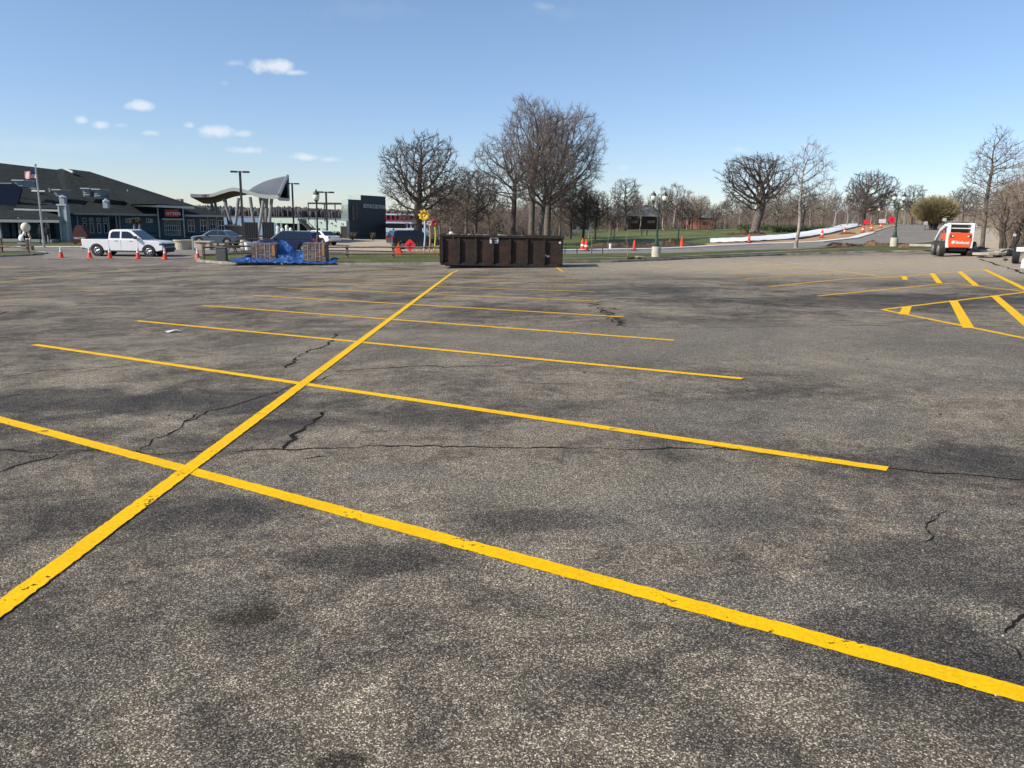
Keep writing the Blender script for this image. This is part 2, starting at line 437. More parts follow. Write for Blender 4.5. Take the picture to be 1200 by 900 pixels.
isl = [GP(*q) for q in [(-140, 303), (-140, 296.5), (0, 295.5), (35, 295.6), (50, 296.6), (54, 297.6), (36, 299.4), (0, 301)]]
drape('grass_island', isl, M_grass, .10)
strip_l = [GP(*q) for q in [(231, 306), (229, 303), (240, 301), (290, 299.6), (400, 298.6), (520, 299.2), (600, 299.6), (655, 299.0), (740, 298.2), (820, 296.6), (900, 293.8), (985, 291.2), (1045, 288.5), (1090, 287), (1120, 288), (1120, 294.3), (1045, 294.8), (985, 296.2), (920, 298.1), (870, 300), (820, 302), (770, 304.5), (715, 306.5), (656, 307.6), (600, 308.3), (520, 309), (420, 309.4), (330, 309), (262, 308)]]
drape('grass_strip', strip_l, M_grass, .10)
kerb('lot_kerb', [GP(*q) for q in edge_entry[3:20]], .28, .13, M_conc2)
kerb('island_kerb', [GP(*q) for q in [(-140, 303.2), (0, 301.1), (36, 299.6), (55, 297.6), (50, 296.4), (35, 295.4), (0, 295.3), (-140, 296.3)]], .18, .13, M_conc2)
kerb('road_kerb', [GP(*q) for q in [(600, 295), (655, 294.6), (740, 293.3), (800, 291.3), (900, 286.6), (960, 284.3), (1000, 279.8), (1020, 273.8)]], 1.1, .16, M_newc)
kerb('road_kerb', [GP(*q) for q in [(1022, 273.2), (1040, 267.2), (1056, 263.4)]], .25, .14, M_conc)
# the worn walk crossing the verge on the right
ribbon('footpath', [GP(*q) for q in [(660, 305.2), (720, 304.2), (790, 302.4), (850, 300), (900, 297.5), (960, 294.5), (1000, 293)]], .75, M_conc2, .13)

# pale sheet laid along the new path
lf = [GP(*q) for q in [(832, 284.6), (870, 283.4), (930, 279.7), (975, 272.6), (1010, 264.2)]]
rt = [GP(*q) for q in [(832, 281.8), (870, 280.6), (930, 275.4), (975, 267.4), (1010, 261.6)]]
b = MB(); n = 40
def lerpP(P, t):
    k = t*(len(P)-1); i = min(len(P)-2, int(k)); return P[i].lerp(P[i+1], k-i)
for i in range(n+1):
    a = lerpP(lf, i/n); c2 = lerpP(rt, i/n)
    for j in range(7):
        q = a.lerp(c2, j/6); h = (.30 if 0 < j < 6 else .05)+rnd.uniform(-.02, .05)
        b.v.append((q.x, q.y, G(q.x, q.y)+h))
for i in range(n):
    for j in range(6): a = i*7+j; b.f.append((a, a+1, a+8, a+7))
o = b.build('covered_path', mat('white_cover_sheet', (.78, .78, .77), .6, var=.06, scale=1.5), smooth=True); tag(o, kind='structure')
ribbon('trench', [GP(*q) for q in [(830, 285.2), (870, 284.2), (930, 280.7), (975, 273.6), (1008, 265.2)]], lambda t: .6+.5*math.sin(t*3), mat('dark_soil', (.02, .016, .012)), .06)

# ------------------------------------------------------------------ painted lines
def line(a, c, w=.11, m=M_yel, name='parking_line', dz=.0045, jit=.004):
    A = GP(*a); B = GP(*c); near = min(A.y, B.y) < 14
    return ribbon(name, [A, B], w, m, dz, jit=jit if near else 0, step=.03 if near else 2.4)
main = line((-60, 759.5), (536, 317), .115, dz=.008)
stall = [((-70, 473), (1290, 839)), ((40, 404), (1040, 550)), ((160, 376), (870, 444)), ((237, 358), (790, 399)), ((296, 346), (730, 371.5)),
         ((325, 337), (702, 353)), ((360, 331), (697, 342)), ((390, 326), (687, 334)), ((412, 320.5), (675, 327)), ((432, 316.3), (668, 322))]
for i, (a, c) in enumerate(stall): line(a, c, .115 if i < 5 else .10)
for a, c in [((652, 313), (660, 318.3)), ((703, 313), (713, 313.3)), ((349, 316.6), (368, 316.2)), ((417, 317), (424, 317)), ((765, 311), (785, 313.4)),
             ((958, 347), (1112, 332)), ((901, 336), (990, 327)), ((990, 327), (1060, 323.6)), ((873, 327), (990, 318)), ((856, 320.4), (940, 313.3)), ((856, 315.7), (902, 309.8)),
             ((876, 306.2), (990, 318.3)), ((990, 318.3), (1040, 325.6)), ((1040, 325.6), (1153, 315.7)), ((1112, 331.7), (1230, 345)), ((1034, 363), (1230, 339)), ((1034, 363), (1240, 404.5))]:
    line(a, c, .11)
for a, c in [((1059, 323.6), (1061, 328)), ((1092, 320.3), (1101, 332)), ((1124, 318.2), (1144, 335)), ((1153, 315.7), (1215, 345.5)), ((1063, 359.6), (1059, 369)), ((1117, 352.6), (1135, 385)), ((1165, 346.8), (1222, 396))]:
    line(a, c, .18, name='hatch_bar', dz=.008)
for a, c in [((-30, 335), (107, 320)), ((107, 320), (175, 315)), ((-20, 343.3), (125, 340)), ((-20, 352.8), (57, 350)), ((937, 309.5), (1020, 304.5)), ((990, 318), (1090, 309)), ((800, 319.5), (870, 312.5)), ((20, 323), (140, 318)), ((180, 322), (260, 320)), ((560, 311.6), (590, 311.5))]:
    line(a, c, .12, M_yelold)
line((-20, 313), (18, 312.7), .14, M_yel); line((18, 312.7), (30, 312.4), .14, M_yelold)
# flecks of the older stripe beside the fresh one
def beside(a, c, off):
    A = GP(*a); B = GP(*c); d = (B-A).normalized(); o = Vector((-d.y, d.x, 0))*off
    return ribbon('old_paint', [A+o, B+o], .085, M_pale, .0035, jit=.012, step=.06)
beside((600, 664), (632, 672), -.07)

# ------------------------------------------------------------------ cracks
def crack(pts, w=.02, jit=.02, step=.06, dz=.002):
    P = [GP(*q) for q in pts]; out = [P[0]]
    for a, c in zip(P, P[1:]):
        L = (c-a).length; n = max(1, min(90, int(L/max(step, a.y*.006))))
        d = (c-a).normalized(); o = Vector((-d.y, d.x, 0)); wob = 0
        for i in range(1, n+1):
            wob = wob*.8+rnd.uniform(-jit, jit); out.append(a.lerp(c, i/n)+o*(wob if i < n else 0))
    ws = [w*.74*rnd.uniform(.35, 1.5) for _ in range(24)]
    f = lambda t: (ws[int(t*22)]*(1-(t*22) % 1)+ws[int(t*22)+1]*((t*22) % 1))*(1 if .03 < t < .97 else .3)
    return ribbon('crack', out, f, M_crack, dz, jit=w*.2, step=.08)
crack([(-40, 526), (0, 528), (60, 530), (120, 529), (200, 531), (330, 527), (430, 522), (520, 524), (600, 525), (740, 527), (840, 524.5), (960, 536)], .032, .03)
crack([(960, 539), (1040, 548), (1120, 555), (1240, 565)], .03)
crack([(-20, 560), (0, 553), (30, 543), (62, 536), (70, 531)], .03); crack([(60, 530), (45, 527), (30, 528)], .02)
crack([(165, 527), (190, 512), (215, 495), (255, 480), (290, 470), (330, 458), (358, 449), (400, 438)], .028, .03)
crack([(215, 495), (228, 487), (232, 484)], .04)
crack([(333, 527), (337, 520), (345, 508), (370, 495), (383, 482)], .045, .03); crack([(340, 514), (350, 511)], .03)
crack([(333, 432), (345, 424), (360, 413), (385, 402), (402, 390)], .06, .05)
crack([(385, 436), (430, 432), (500, 428), (520, 431), (600, 428)], .035, .03); crack([(356, 538), (385, 534)], .05, .01)
crack([(700, 353), (705, 360), (718, 367), (722, 375), (728, 384)], .085, .16); crack([(703, 360), (722, 378)], .05, .12)
crack([(728, 384), (860, 384), (1000, 381), (1200, 384)], .035, .04)
crack([(-10, 443), (60, 434), (140, 430)], .03, .03); crack([(90, 437), (200, 419)], .02); crack([(600, 447), (640, 450), (690, 452)], .02, .02)
crack([(1104, 603), (1100, 607), (1086, 614), (1084, 619), (1094, 628), (1092, 632), (1086, 638)], .013, .014, .03)
crack([(1086, 614), (1092, 606), (1110, 598)], .008, .01, .03); crack([(1094, 628), (1098, 640)], .006, .01, .03)
crack([(1210, 716), (1200, 722), (1187, 733), (1178, 742)], .022, .015, .03); crack([(1184, 757), (1192, 762), (1196, 775)], .014, .012, .03)
crack([(930, 650), (950, 655), (975, 660)], .008, .01, .03); crack([(-20, 371), (0, 368), (10, 365)], .09, .05)
crack([(1148, 303.5), (1165, 309), (1180, 313.5), (1205, 322)], .22, .06); crack([(640, 347), (690, 350)], .05); crack([(150, 372), (0, 385)], .03, .05)
crack([(400, 366), (330, 372), (270, 374)], .02, .05); crack([(820, 372), (900, 355), (960, 348)], .03, .1)

# loose grit lying on the lot
b = MB()
for i in range(420):
    y = 1.9+9*rnd.random()**1.6; x = rnd.uniform(-.8, .8)*y; s_ = rnd.uniform(.0025, .007); z = G(x, y); k = len(b.v); q = [Vector((rnd.gauss(0, 1), rnd.gauss(0, 1), rnd.gauss(0, .6))).normalized()*s_*rnd.uniform(.8, 1.3) for _ in range(4)]
    for a_ in ((1, 0, .0), (-.5, .87, .0), (-.5, -.87, .0), (.1, .1, 1.1)): b.v.append((x+a_[0]*s_*rnd.uniform(.8, 1.4), y+a_[1]*s_*rnd.uniform(.8, 1.4), z+.001+a_[2]*s_))
    b.f += [(k, k+1, k+3), (k+1, k+2, k+3), (k+2, k, k+3)]
tag(b.build('grit', mat('pale_grit', (.42, .37, .30), .85, var=.45, scale=40)), 'loose pale grit scattered over the asphalt in the foreground', 'grit', kind='stuff')
b = MB()
for i in range(46):
    px, py = rnd.uniform(0, 1200), 318+190*rnd.random()**1.8; p_ = GP(px, py); s_ = rnd.uniform(.006, .010)*(1+p_.y*.06)
    b.ball((p_.x, p_.y, p_.z+s_*.3), s_, 6, (rnd.uniform(.8, 2), 1, .5))
tag(b.build('soil_crumbs', mat('dark_crumbs', (.03, .025, .02), .95)), 'small dark crumbs of soil scattered over the lot', 'soil crumbs', kind='stuff')

# ------------------------------------------------------------------ world and sun
SUN_EL, SUN_AZ = 36, -113      # azimuth from +Y, negative = left
w = bpy.data.worlds.new('World'); scene.world = w; w.use_nodes = True; t = w.node_tree
w.cycles.sampling_method = 'NONE'; bg = t.nodes['Background']; bg.inputs[1].default_value = .14
sky = nd(t, 'ShaderNodeTexSky', sky_type='NISHITA'); sky.sun_disc = False; sky.sun_elevation = R(SUN_EL); sky.sun_rotation = R(SUN_AZ)
sky.altitude = 300; sky.air_density = 1.0; sky.dust_density = .1; sky.ozone_density = 1.0
dirv = nd(t, 'ShaderNodeTexCoord').outputs['Generated']
hs = nd(t, 'ShaderNodeHueSaturation', ins={'Saturation': 1.0, 'Value': 1.0, 'Color': sky.outputs[0]}).outputs[0]
k = hs
sxy = nd(t, 'ShaderNodeSeparateXYZ', ins={0: dirv})
nz = nd(t, 'ShaderNodeTexNoise', ins={'Scale': 42.0, 'Detail': 6.0, 'Roughness': .62, 'Vector': dirv}).outputs[0]
el = rng(t, sxy.outputs[2], 0, .32)
k = mix(t, k, mix(t, (.58, .65, .85), (.73, .79, .87), el), 1.0, 'MULTIPLY')
ysafe = mth(t, 'MAXIMUM', sxy.outputs[1], .05)
P2 = nd(t, 'ShaderNodeCombineXYZ', ins={0: mth(t, 'DIVIDE', sxy.outputs[0], ysafe), 1: mth(t, 'DIVIDE', sxy.outputs[2], ysafe), 2: 0.0}).outputs[0]
nzo = mth(t, 'MULTIPLY', mth(t, 'SUBTRACT', nz, .5), 2.6)
clouds = [(319, 78, 26, 9, 1.0), (347, 85, 15, 4, .8), (275, 74, 12, 4, .4), (165, 124, 18, 5.5, .9), (96, 141, 9, 4.5, .7), (120, 146, 13, 5, .75), (140, 147, 10, 3, .35), (177, 156, 14, 3.5, .55),
          (222, 147, 9, 4, .6), (250, 153, 26, 8, .85), (285, 157, 15, 4.5, .6), (290, 176, 26, 5, .7), (360, 184, 18, 5, .8), (385, 187, 14, 4, .6), (262, 98, 6, 3, .2), (865, 175, 12, 4, .3), (950, 172, 22, 4, .25), (730, 197, 9, 4, .25),
          (430, 12, 70, 12, .05), (660, 15, 60, 9, .05), (80, 170, 110, 10, .12), (640, 8, 16, 5, .2)]
F = None
for (px, py, rx, ry, a) in clouds:
    d = ray(px, py); gx, gz = d.x/d.y, d.z/d.y; sx_, sz_ = 1020.0/rx, 1020.0/ry
    q = nd(t, 'ShaderNodeVectorMath', operation='MULTIPLY_ADD', ins={0: P2, 1: (sx_, sz_, 0), 2: (-gx*sx_, -gz*sz_, 0)}).outputs[0]
    ln = nd(t, 'ShaderNodeVectorMath', operation='LENGTH', ins={0: q}).outputs['Value']
    f = mth(t, 'MINIMUM', mth(t, 'MULTIPLY', mth(t, 'MAXIMUM', mth(t, 'SUBTRACT', 1.15, mth(t, 'ADD', ln, nzo)), 0.0), 1.1*a), a)
    F = f if F is None else mth(t, 'MAXIMUM', F, f)
F = mth(t, 'MULTIPLY', F, mth(t, 'GREATER_THAN', sxy.outputs[1], .06))
k = mix(t, k, (5.6, 5.8, 6.0), mth(t, 'MULTIPLY', F, .72))
t.links.new(k, bg.inputs[0])
sl = bpy.data.lights.new('sun', 'SUN'); sl.energy = 4.9; sl.angle = R(.53); sl.color = (1, .93, .82)
so = bpy.data.objects.new('sun', sl); col.objects.link(so)
sd = Vector((math.sin(R(SUN_AZ))*math.cos(R(SUN_EL)), math.cos(R(SUN_AZ))*math.cos(R(SUN_EL)), math.sin(R(SUN_EL))))
so.rotation_euler = sd.to_track_quat('Z', 'Y').to_euler(); so.location = (0, 0, 30)
vs = scene.view_settings; vs.view_transform = 'Standard'; vs.look = 'None'; vs.gamma = 1; vs.exposure = .26; vs.use_curve_mapping = False
# ================================================================== materials for things
M_white = mat('white_paint', (.80, .80, .80), .3, var=.03, coat=.5)
M_blk = mat('black_rubber', (.018, .018, .018), .8, scale=12)
M_tyre = mat('dusty_tyre', (.05, .045, .04), .9, scale=8)
M_glass = mat('dark_glass', (.012, .015, .02), .06, var=.1, coat=.6)
M_plast = mat('black_plastic', (.025, .025, .028), .5)
M_rim = mat('alloy', (.55, .56, .58), .35, .7, var=.08)
M_steel = mat('dark_bronze_steel', (.045, .04, .038), .5, .2)
M_galv = mat('galvanised_steel', (.42, .43, .43), .4, .6)
M_cone = mat('orange_cone_plastic', (.85, .07, .015), .5, var=.1)
M_pink = mat('fluorescent_red_sign', (.90, .03, .06), .45, var=.06)
M_refl = mat('reflective_white', (.75, .75, .72), .4, var=.05)
M_wood = mat('weathered_wood', (.16, .115, .08), .85, var=.35, scale=6, b=.3)
M_red = mat('red_lens', (.35, .01, .01), .25)
M_lamp = mat('lamp_lens', (.75, .75, .7), .15)
M_globe = mat('frosted_globe', (.78, .74, .62), .35, var=.06)
M_green = mat('dark_green_paint', (.02, .045, .03), .4)

def recess(v, f, name, m, parent, **k):
    b = MB(); b.v = v; b.f = f; return b.build(name, m, parent, **k)

# ------------------------------------------------------------------ vehicles
def wheel(parent, x, y, r, w=.26, mt=M_blk, mr=M_rim):
    b = MB()
    b.prism([(x+r*math.cos(a), r+r*math.sin(a)) for a in [2*math.pi*i/24 for i in range(24)]], y-w/2, y+w/2)
    o = b.build('wheel', mt, parent, bevel=.03)
    q = MB(); rr = r*.62; s = 1 if y > 0 else -1
    q.tube((x, y+s*(w/2-.02), r), (x, y+s*(w/2+.012), r), rr*.97, rr*.8, 20)
    k = q.build('rim', mr, o)
    g = MB(); g.tube((x, y+s*(w/2+.010), r), (x, y+s*(w/2+.016), r), rr*.72, rr*.70, 16); g.build('hub_recess', M_plast, o)
    g = MB()
    for i in range(5):
        a = 2*math.pi*i/5+.3; g.tube((x, y+s*(w/2+.022), r), (x+rr*.8*math.cos(a), y+s*(w/2+.020), r+rr*.8*math.sin(a)), rr*.15, rr*.11, 5)
    g.build('spokes', mr, o)
    return o
def arch(cx, r, n=9, z0=0):
    return [(cx+r*math.cos(math.pi-math.pi*i/(n-1)), max(z0, .38+r*math.sin(math.pi-math.pi*i/(n-1)))) for i in range(n)]
def shell(parent, name, prof, hw, m, taper=None, bevel=.05):
    b = MB(); b.prism(prof, -hw, hw, taper=taper); return b.build(name, m, parent, bevel=bevel)
def pane(parent, name, pts, hw, taper, m, eps=.012):
    """side glass on both flanks following the taper"""
    for s in (-1, 1):
        b = MB(); f = lambda z, e: s*(hw*(1-(z-taper[0])*taper[1])+e)
        b.v = [(x, f(z, eps), z) for x, z in pts]+[(x, f(z, -.02), z) for x, z in pts]; n = len(pts)
        b.f = [tuple(range(n)), tuple(range(2*n-1, n-1, -1))]+[(i, (i+1) % n, n+(i+1) % n, n+i) for i in range(n)]
        b.build(name, m, parent)

def pickup(loc, rz, label):
    t = thing('pickup_truck', label, 'pickup', loc, rz)
    L = 5.9; hw = 1.0; F, Rr = 4.85, 1.12
    low = [(0.08, .60), (0.02, 1.18), (2.0, 1.20), (2.04, 1.22), (4.1, 1.22), (4.25, 1.20), (5.55, 1.12), (5.78, 1.02), (5.86, .80), (5.86, .52), (5.40, .42)]
    low += [(x, z) for x, z in reversed(arch(F, .50, z0=.42))]+[(4.2, .42), (1.75, .42)]+[(x, z) for x, z in reversed(arch(Rr, .50, z0=.42))]+[(.5, .50)]
    shell(t, 'body', low, hw, M_white, bevel=.04)
    TP = (1.2, .26)
    cab = [(1.98, 1.19), (2.02, 1.70), (2.18, 1.86), (2.45, 1.90), (3.35, 1.91), (3.62, 1.84), (4.42, 1.24), (4.42, 1.19)]
    shell(t, 'cab', cab, hw*.985, M_white, taper=TP, bevel=.05)
    pane(t, 'side_window', [(2.12, 1.30), (2.16, 1.64), (2.30, 1.76), (2.80, 1.77), (2.80, 1.30)], hw*.985, TP, M_glass)
    pane(t, 'side_window', [(2.93, 1.30), (2.93, 1.77), (3.35, 1.77), (3.55, 1.70), (3.98, 1.34), (3.98, 1.30)], hw*.985, TP, M_glass)
    b = MB(); b.v = [(3.66, -.78, 1.84), (3.66, .78, 1.84), (4.44, .90, 1.255), (4.44, -.90, 1.255)]; b.f = [(0, 1, 2, 3)]
    b.build('windshield', M_glass, t, thick=.02)
    b = MB(); b.box((1.02, 0, 1.20), (1.80, 1.62, .03)); b.build('bed_interior', M_plast, t)
    b = MB(); b.box((5.87, 0, .84), (.06, 1.5, .22)); b.box((5.88, 0, .62), (.06, 1.3, .14)); b.build('grille', M_plast, t, bevel=.02)
    for s in (-1, 1):
        b = MB(); b.box((5.74, s*.84, .92), (.26, .34, .16)); b.build('headlight', mat('smoked_lamp', (.08, .08, .09), .2) if s < 0 else M_lamp, t, bevel=.03)
        b = MB(); b.box((.03, s*.90, 1.0), (.08, .16, .30)); b.build('tail_light', M_red, t, bevel=.02)
        b = MB(); b.box((4.02, s*1.12, 1.36), (.16, .22, .22)); b.tube((4.02, s*.95, 1.3), (4.02, s*1.1, 1.34), .03); b.build('mirror', M_plast, t, bevel=.03)
        b = MB(); b.box((2.9, s*1.0, .40), (2.2, .10, .06)); b.build('running_board', M_plast, t, bevel=.02)
        for x in (2.55, 3.6):
            b = MB(); b.box((x, s*1.01, 1.12), (.2, .03, .04)); b.build('door_handle', M_galv, t)
        for x in (2.0, 2.87, 4.12):
            b = MB(); b.box((x, s*1.001, .82), (.012, .004, .70)); b.build('door_seam', M_plast, t)
        wheel(t, F, s*.86, .42); wheel(t, Rr, s*.86, .42)
    b = MB(); b.box((5.80, 0, .56), (.22, 1.9, .20)); b.box((5.70, 0, .40), (.3, 1.7, .12)); b.build('front_bumper', M_plast, t, bevel=.04)
    b = MB(); b.box((-.04, 0, .58), (.16, 1.8, .20)); b.build('rear_bumper', M_galv, t, bevel=.04)
    b = MB(); b.box((2.9, 0, .42), (4.6, 1.3, .18)); b.build('underbody', M_blk, t)
    return t
def car(loc, rz, label, paint, kind='suv', cat='car', name='parked_car'):
    t = thing(name, label, cat, loc, rz)
    if kind == 'suv':
        L, H, hw, F, Rr = 4.75, 1.72, .94, 3.85, .95
        low = [(.02, .55), (.03, 1.02), (3.35, 1.04), (4.45, .96), (4.70, .78), (4.73, .42), (4.45, .32)]
        cab = [(.10, 1.0), (.34, 1.62), (.60, 1.70), (2.6, 1.72), (2.9, 1.62), (3.66, 1.02)]
        w1 = [(.42, 1.08), (.56, 1.54), (1.35, 1.60), (1.35, 1.08)]; w2 = [(1.45, 1.08), (1.45, 1.60), (2.30, 1.61), (2.30, 1.08)]; w3 = [(2.40, 1.08), (2.40, 1.60), (2.72, 1.58), (3.38, 1.08)]
        ws = [(2.88, .70, 1.63), (3.64, .84, 1.05)]; rw = [(.32, .72, 1.60), (.12, .84, 1.08)]
    else:
        L, H, hw, F, Rr = 4.7, 1.45, .91, 3.75, .95
        low = [(.02, .50), (.06, .92), (.9, .98), (3.2, .96), (4.35, .84), (4.62, .68), (4.66, .36), (4.4, .28)]
        cab = [(.55, .94), (1.15, 1.36), (1.5, 1.43), (2.4, 1.45), (2.75, 1.36), (3.5, .93)]
        w1 = [(.95, 1.0), (1.25, 1.30), (1.55, 1.36), (1.85, 1.37), (1.85, 1.0)]; w2 = [(1.94, 1.0), (1.94, 1.38), (2.4, 1.38), (2.62, 1.32), (3.15, 1.0)]; w3 = None
        ws = [(2.74, .66, 1.37), (3.48, .80, .96)]; rw = [(1.13, .66, 1.36), (.60, .80, .98)]
    z0 = low[-1][1]
    low = low+[(x, z-.04) for x, z in reversed(arch(F, .43, z0=z0+.04))]+[(F-.5, z0), (Rr+.5, z0)]+[(x, z-.04) for x, z in reversed(arch(Rr, .43, z0=z0+.04))]+[(.35, z0+.1)]
    shell(t, 'body', low, hw, paint, bevel=.05)
    TP = (1.0 if kind == 'suv' else .94, .30)
    shell(t, 'cabin', cab, hw*.97, paint, taper=TP, bevel=.05)
    for p in (w1, w2, w3):
        if p: pane(t, 'side_window', p, hw*.97, TP, M_glass)
    for nm, q, e in (('windshield', ws, .012), ('rear_window', rw, -.012)):
        b = MB(); b.v = [(q[0][0]+e, -q[0][1], q[0][2]), (q[0][0]+e, q[0][1], q[0][2]), (q[1][0]+e, q[1][1], q[1][2]), (q[1][0]+e, -q[1][1], q[1][2])]; b.f = [(0, 1, 2, 3)]
        b.build(nm, M_glass, t, thick=.02)
    for s in (-1, 1):
        b = MB(); b.box((low[3][0]-.02 if kind != 'suv' else 4.42, s*(hw-.18), .80 if kind == 'suv' else .72), (.42, .30, .14)); b.build('headlight', M_lamp, t, bevel=.03)
        b = MB(); b.box((.10, s*(hw-.12), .98 if kind == 'suv' else .82), (.18, .22, .34 if kind == 'suv' else .16)); b.build('tail_light', M_red, t, bevel=.03)
        b = MB(); b.box((3.2 if kind == 'suv' else 3.0, s*(hw+.10), 1.10 if kind == 'suv' else 1.0), (.12, .18, .14)); b.build('mirror', paint, t, bevel=.03)
        wheel(t, F, s*(hw-.13), .35, .23); wheel(t, Rr, s*(hw-.13), .35, .23)
    b = MB(); b.box((L/2, 0, .36), (L*.8, hw*1.4, .2)); b.build('underbody', M_blk, t)
    b = MB(); b.box((L-.02, 0, .50), (.06, 1.2, .18)); b.build('grille', M_plast, t)
    return t
p0 = PD(105.5, 56.2)
pickup((p0.x, p0.y, p0.z+.02), R(-1.5), 'white crew cab pickup truck with grey wheels behind the row of orange cones')
M_blue = mat('blue_car_paint', (.005, .012, .065), .3, .1, var=.05, coat=.8)
M_dark = mat('black_car_paint', (.015, .017, .02), .22, .2, var=.05, coat=.8)
M_silv = mat('grey_blue_car_paint', (.06, .09, .12), .25, .4, var=.05, coat=.8)
q = PD(374, 62); car((q.x, q.y, q.z+.02), R(178), 'dark blue sport utility car parked behind the two tarped brick pallets', M_blue)
q = PD(283, 74); car((q.x, q.y, q.z+.04), R(172), 'dark grey sedan parked behind the rail fence left of the blue car', M_silv, 'sedan')
q = PD(393, 78); car((q.x, q.y, q.z+.04), R(150), 'white car half hidden behind the blue car and the lamp post', M_white, 'sedan')
q = PD(456, 71); car((q.x, q.y, q.z+.04), R(28), 'black sport utility car facing away behind the round red sign', M_dark)
# ------------------------------------------------------------------ cones and drums
def cone(loc, label, collar=True, group='orange traffic cones', s=1.0):
    t = thing('traffic_cone', label, 'traffic cone', loc, rnd.uniform(0, 1.5), group)
    b = MB(); b.box((0, 0, .02), (.37*s, .37*s, .04)); b.build('base', M_cone if collar else M_blk, t, bevel=.01)
    b = MB(); b.lathe((0, 0, .04), [(.15*s, 0), (.035*s, .70*s), (.02*s, .70*s)], 14); b.build('cone_body', M_cone, t, smooth=False)
    if collar:
        b = MB(); b.lathe((0, 0, .04), [(.093*s, .36*s), (.072*s, .50*s)], 14); b.build('lower_collar', M_refl, t)
        b = MB(); b.lathe((0, 0, .04), [(.062*s, .55*s), (.041*s, .69*s)], 14); b.build('upper_collar', M_refl, t)
    return t
marks = ['leftmost orange cone, standing left of the white pickup', 'orange cone at the rear bumper of the white pickup', 'orange cone beside the rear wheel of the white pickup',
         'orange cone in front of the white pickup door', 'orange cone beside the front wheel of the white pickup', 'orange cone alone between the pickup and the rail fence']
for (px, D), lb in zip([(72, 53.5), (105.5, 53), (129, 53), (162, 53), (193.5, 52.6), (232, 52.5)], marks):
    q = PD(px, D); cone((q.x, q.y, q.z+.02), lb)
def drum(px, D, label, h=1.05, w=.2):
    q = PD(px, D); t = thing('channelizer', label, 'traffic marker', (q.x, q.y, q.z+.03), 0, 'slim orange markers along the new road')
    b = MB(); b.lathe((0, 0, 0), [(w*1.5, 0), (w*1.5, .07), (w*.9, .08)], 10); b.build('base', M_blk, t)
    b = MB(); b.lathe((0, 0, .08), [(w*.85, 0), (w*.55, h*.75), (w*.35, h*.8), (w*.3, h*.93), (w*.1, h*.95)], 12); b.build('marker_body', M_cone, t)
    b = MB(); b.lathe((0, 0, .08), [(w*.76, h*.30), (w*.69, h*.45)], 12); b.build('reflective_band', M_cone if w < .2 else M_refl, t)
    return t
for px, D, h, w, lb in [(682.5, 71, 1.1, .24, 'orange marker drum right of the dark container, left one of the close pair'), (687, 70, 1.0, .24, 'orange marker drum right of the dark container, right one of the close pair'),
        (743, 72, .95, .17, 'slim orange marker left of the two lamp post on the kerb'), (798.5, 76, 1.1, .19, 'slim orange marker right of the double lamp post'), (877.5, 84, .9, .19, 'slim orange marker below the big oak'),
        (963, 95, .95, .22, 'slim orange marker right of the young tree'), (989.5, 104, .9, .2, 'slim orange marker below the metal arch'), (1011, 107, 1.0, .26, 'stout orange marker beside the dark hole in the kerb'),
        (1021, 113, .95, .22, 'slim orange marker beyond the kerb hole'), (1032, 125, .8, .2, 'small orange marker on the soil near the white board')]:
    drum(px, D, lb, h*.98, w)
q = PD(715, 73); t = thing('white_post', 'short white pipe stub standing on the kerb in front of the soil heap', 'pipe', q)
b = MB(); b.lathe((0, 0, 0), [(.12, 0), (.12, .5), (.14, .5), (.14, .58), (.05, .6)], 12); b.build('pipe_stub', M_refl, t)

# ------------------------------------------------------------------ signs
def diamond(px, D, zc, s, label, legs=1, text=True, m=M_pink, rz=0, dk=True):
    q = PD(px, D); t = thing('road_work_sign', label, 'road sign', q, rz)
    b = MB(); r = s*.72
    pts = []
    for k in range(4):
        a = math.pi/2*k
        for d in (-.14, .14): pts.append((r*math.cos(a+d)*(1 if abs(d) < .1 else .93), zc+r*math.sin(a+d)*.93))
    b.prism(pts, -.015, .015); b.build('sign_panel', m, t)
    if text:
        b = MB(); b.box((0, -.022, zc), (.08, .008, .34)); b.box((-.12, -.022, zc-.02), (.2, .008, .06), 0); b.box((.12, -.022, zc+.1), (.2, .008, .05)); b.box((.02, -.022, zc-.18), (.3, .008, .05)); b.build('symbol', mat('sign_black', (.12, .005, .01), .6), t)
    b = MB(); b.tube((0, .03, .05), (0, .03, zc), .025); b.tube((-.45, -.3, .02), (.45, .3, .04), .02); b.tube((-.45, .3, .04), (.45, -.3, .02), .02); b.build('stand', M_steel, t)
    return t
diamond(480.5, 55, .92, .60, 'fluorescent red diamond road work sign standing on the rail fence line')
diamond(1044, 128, 1.25, .95, 'far red diamond road work sign beside the double lamp post on the hill')
q = PD(467, 58); t = thing('road_work_sign', 'folded red fabric road sign leaning as a triangle left of the red diamond', 'road sign', q)
b = MB(); b.v = [(-.40, 0, .10), (.22, .05, .08), (-.02, .25, 1.0), (-.30, .35, .10), (.3, .5, .08)]; b.f = [(0, 1, 2), (3, 4, 2)]; b.build('sign_fabric', M_cone, t, thick=.02)
b = MB()
for s in (-.42, .32): b.tube((s, .1, .03), (-.02, .26, 1.0), .02)
b.tube((-.8, .1, .03), (1.2, .15, .03), .03); b.build('frame', M_red, t)
q = PD(1015, 137); t = thing('road_board', 'red board sign at the far end of the white covered path', 'road sign', q)
b = MB(); b.box((0, 0, .9), (1.05, .06, .72)); b.build('panel', M_pink, t); b = MB()
for s in (-.4, .4): b.tube((s, .06, 0), (s, .06, 1.2), .04)
b.build('posts', M_steel, t)
q = PD(1033.5, 150); t = thing('notice_board', 'white notice board on the hill between the red signs', 'notice board', q)
b = MB(); b.box((0, 0, .75), (1.3, .06, .75)); b.build('panel', M_refl, t); b = MB()
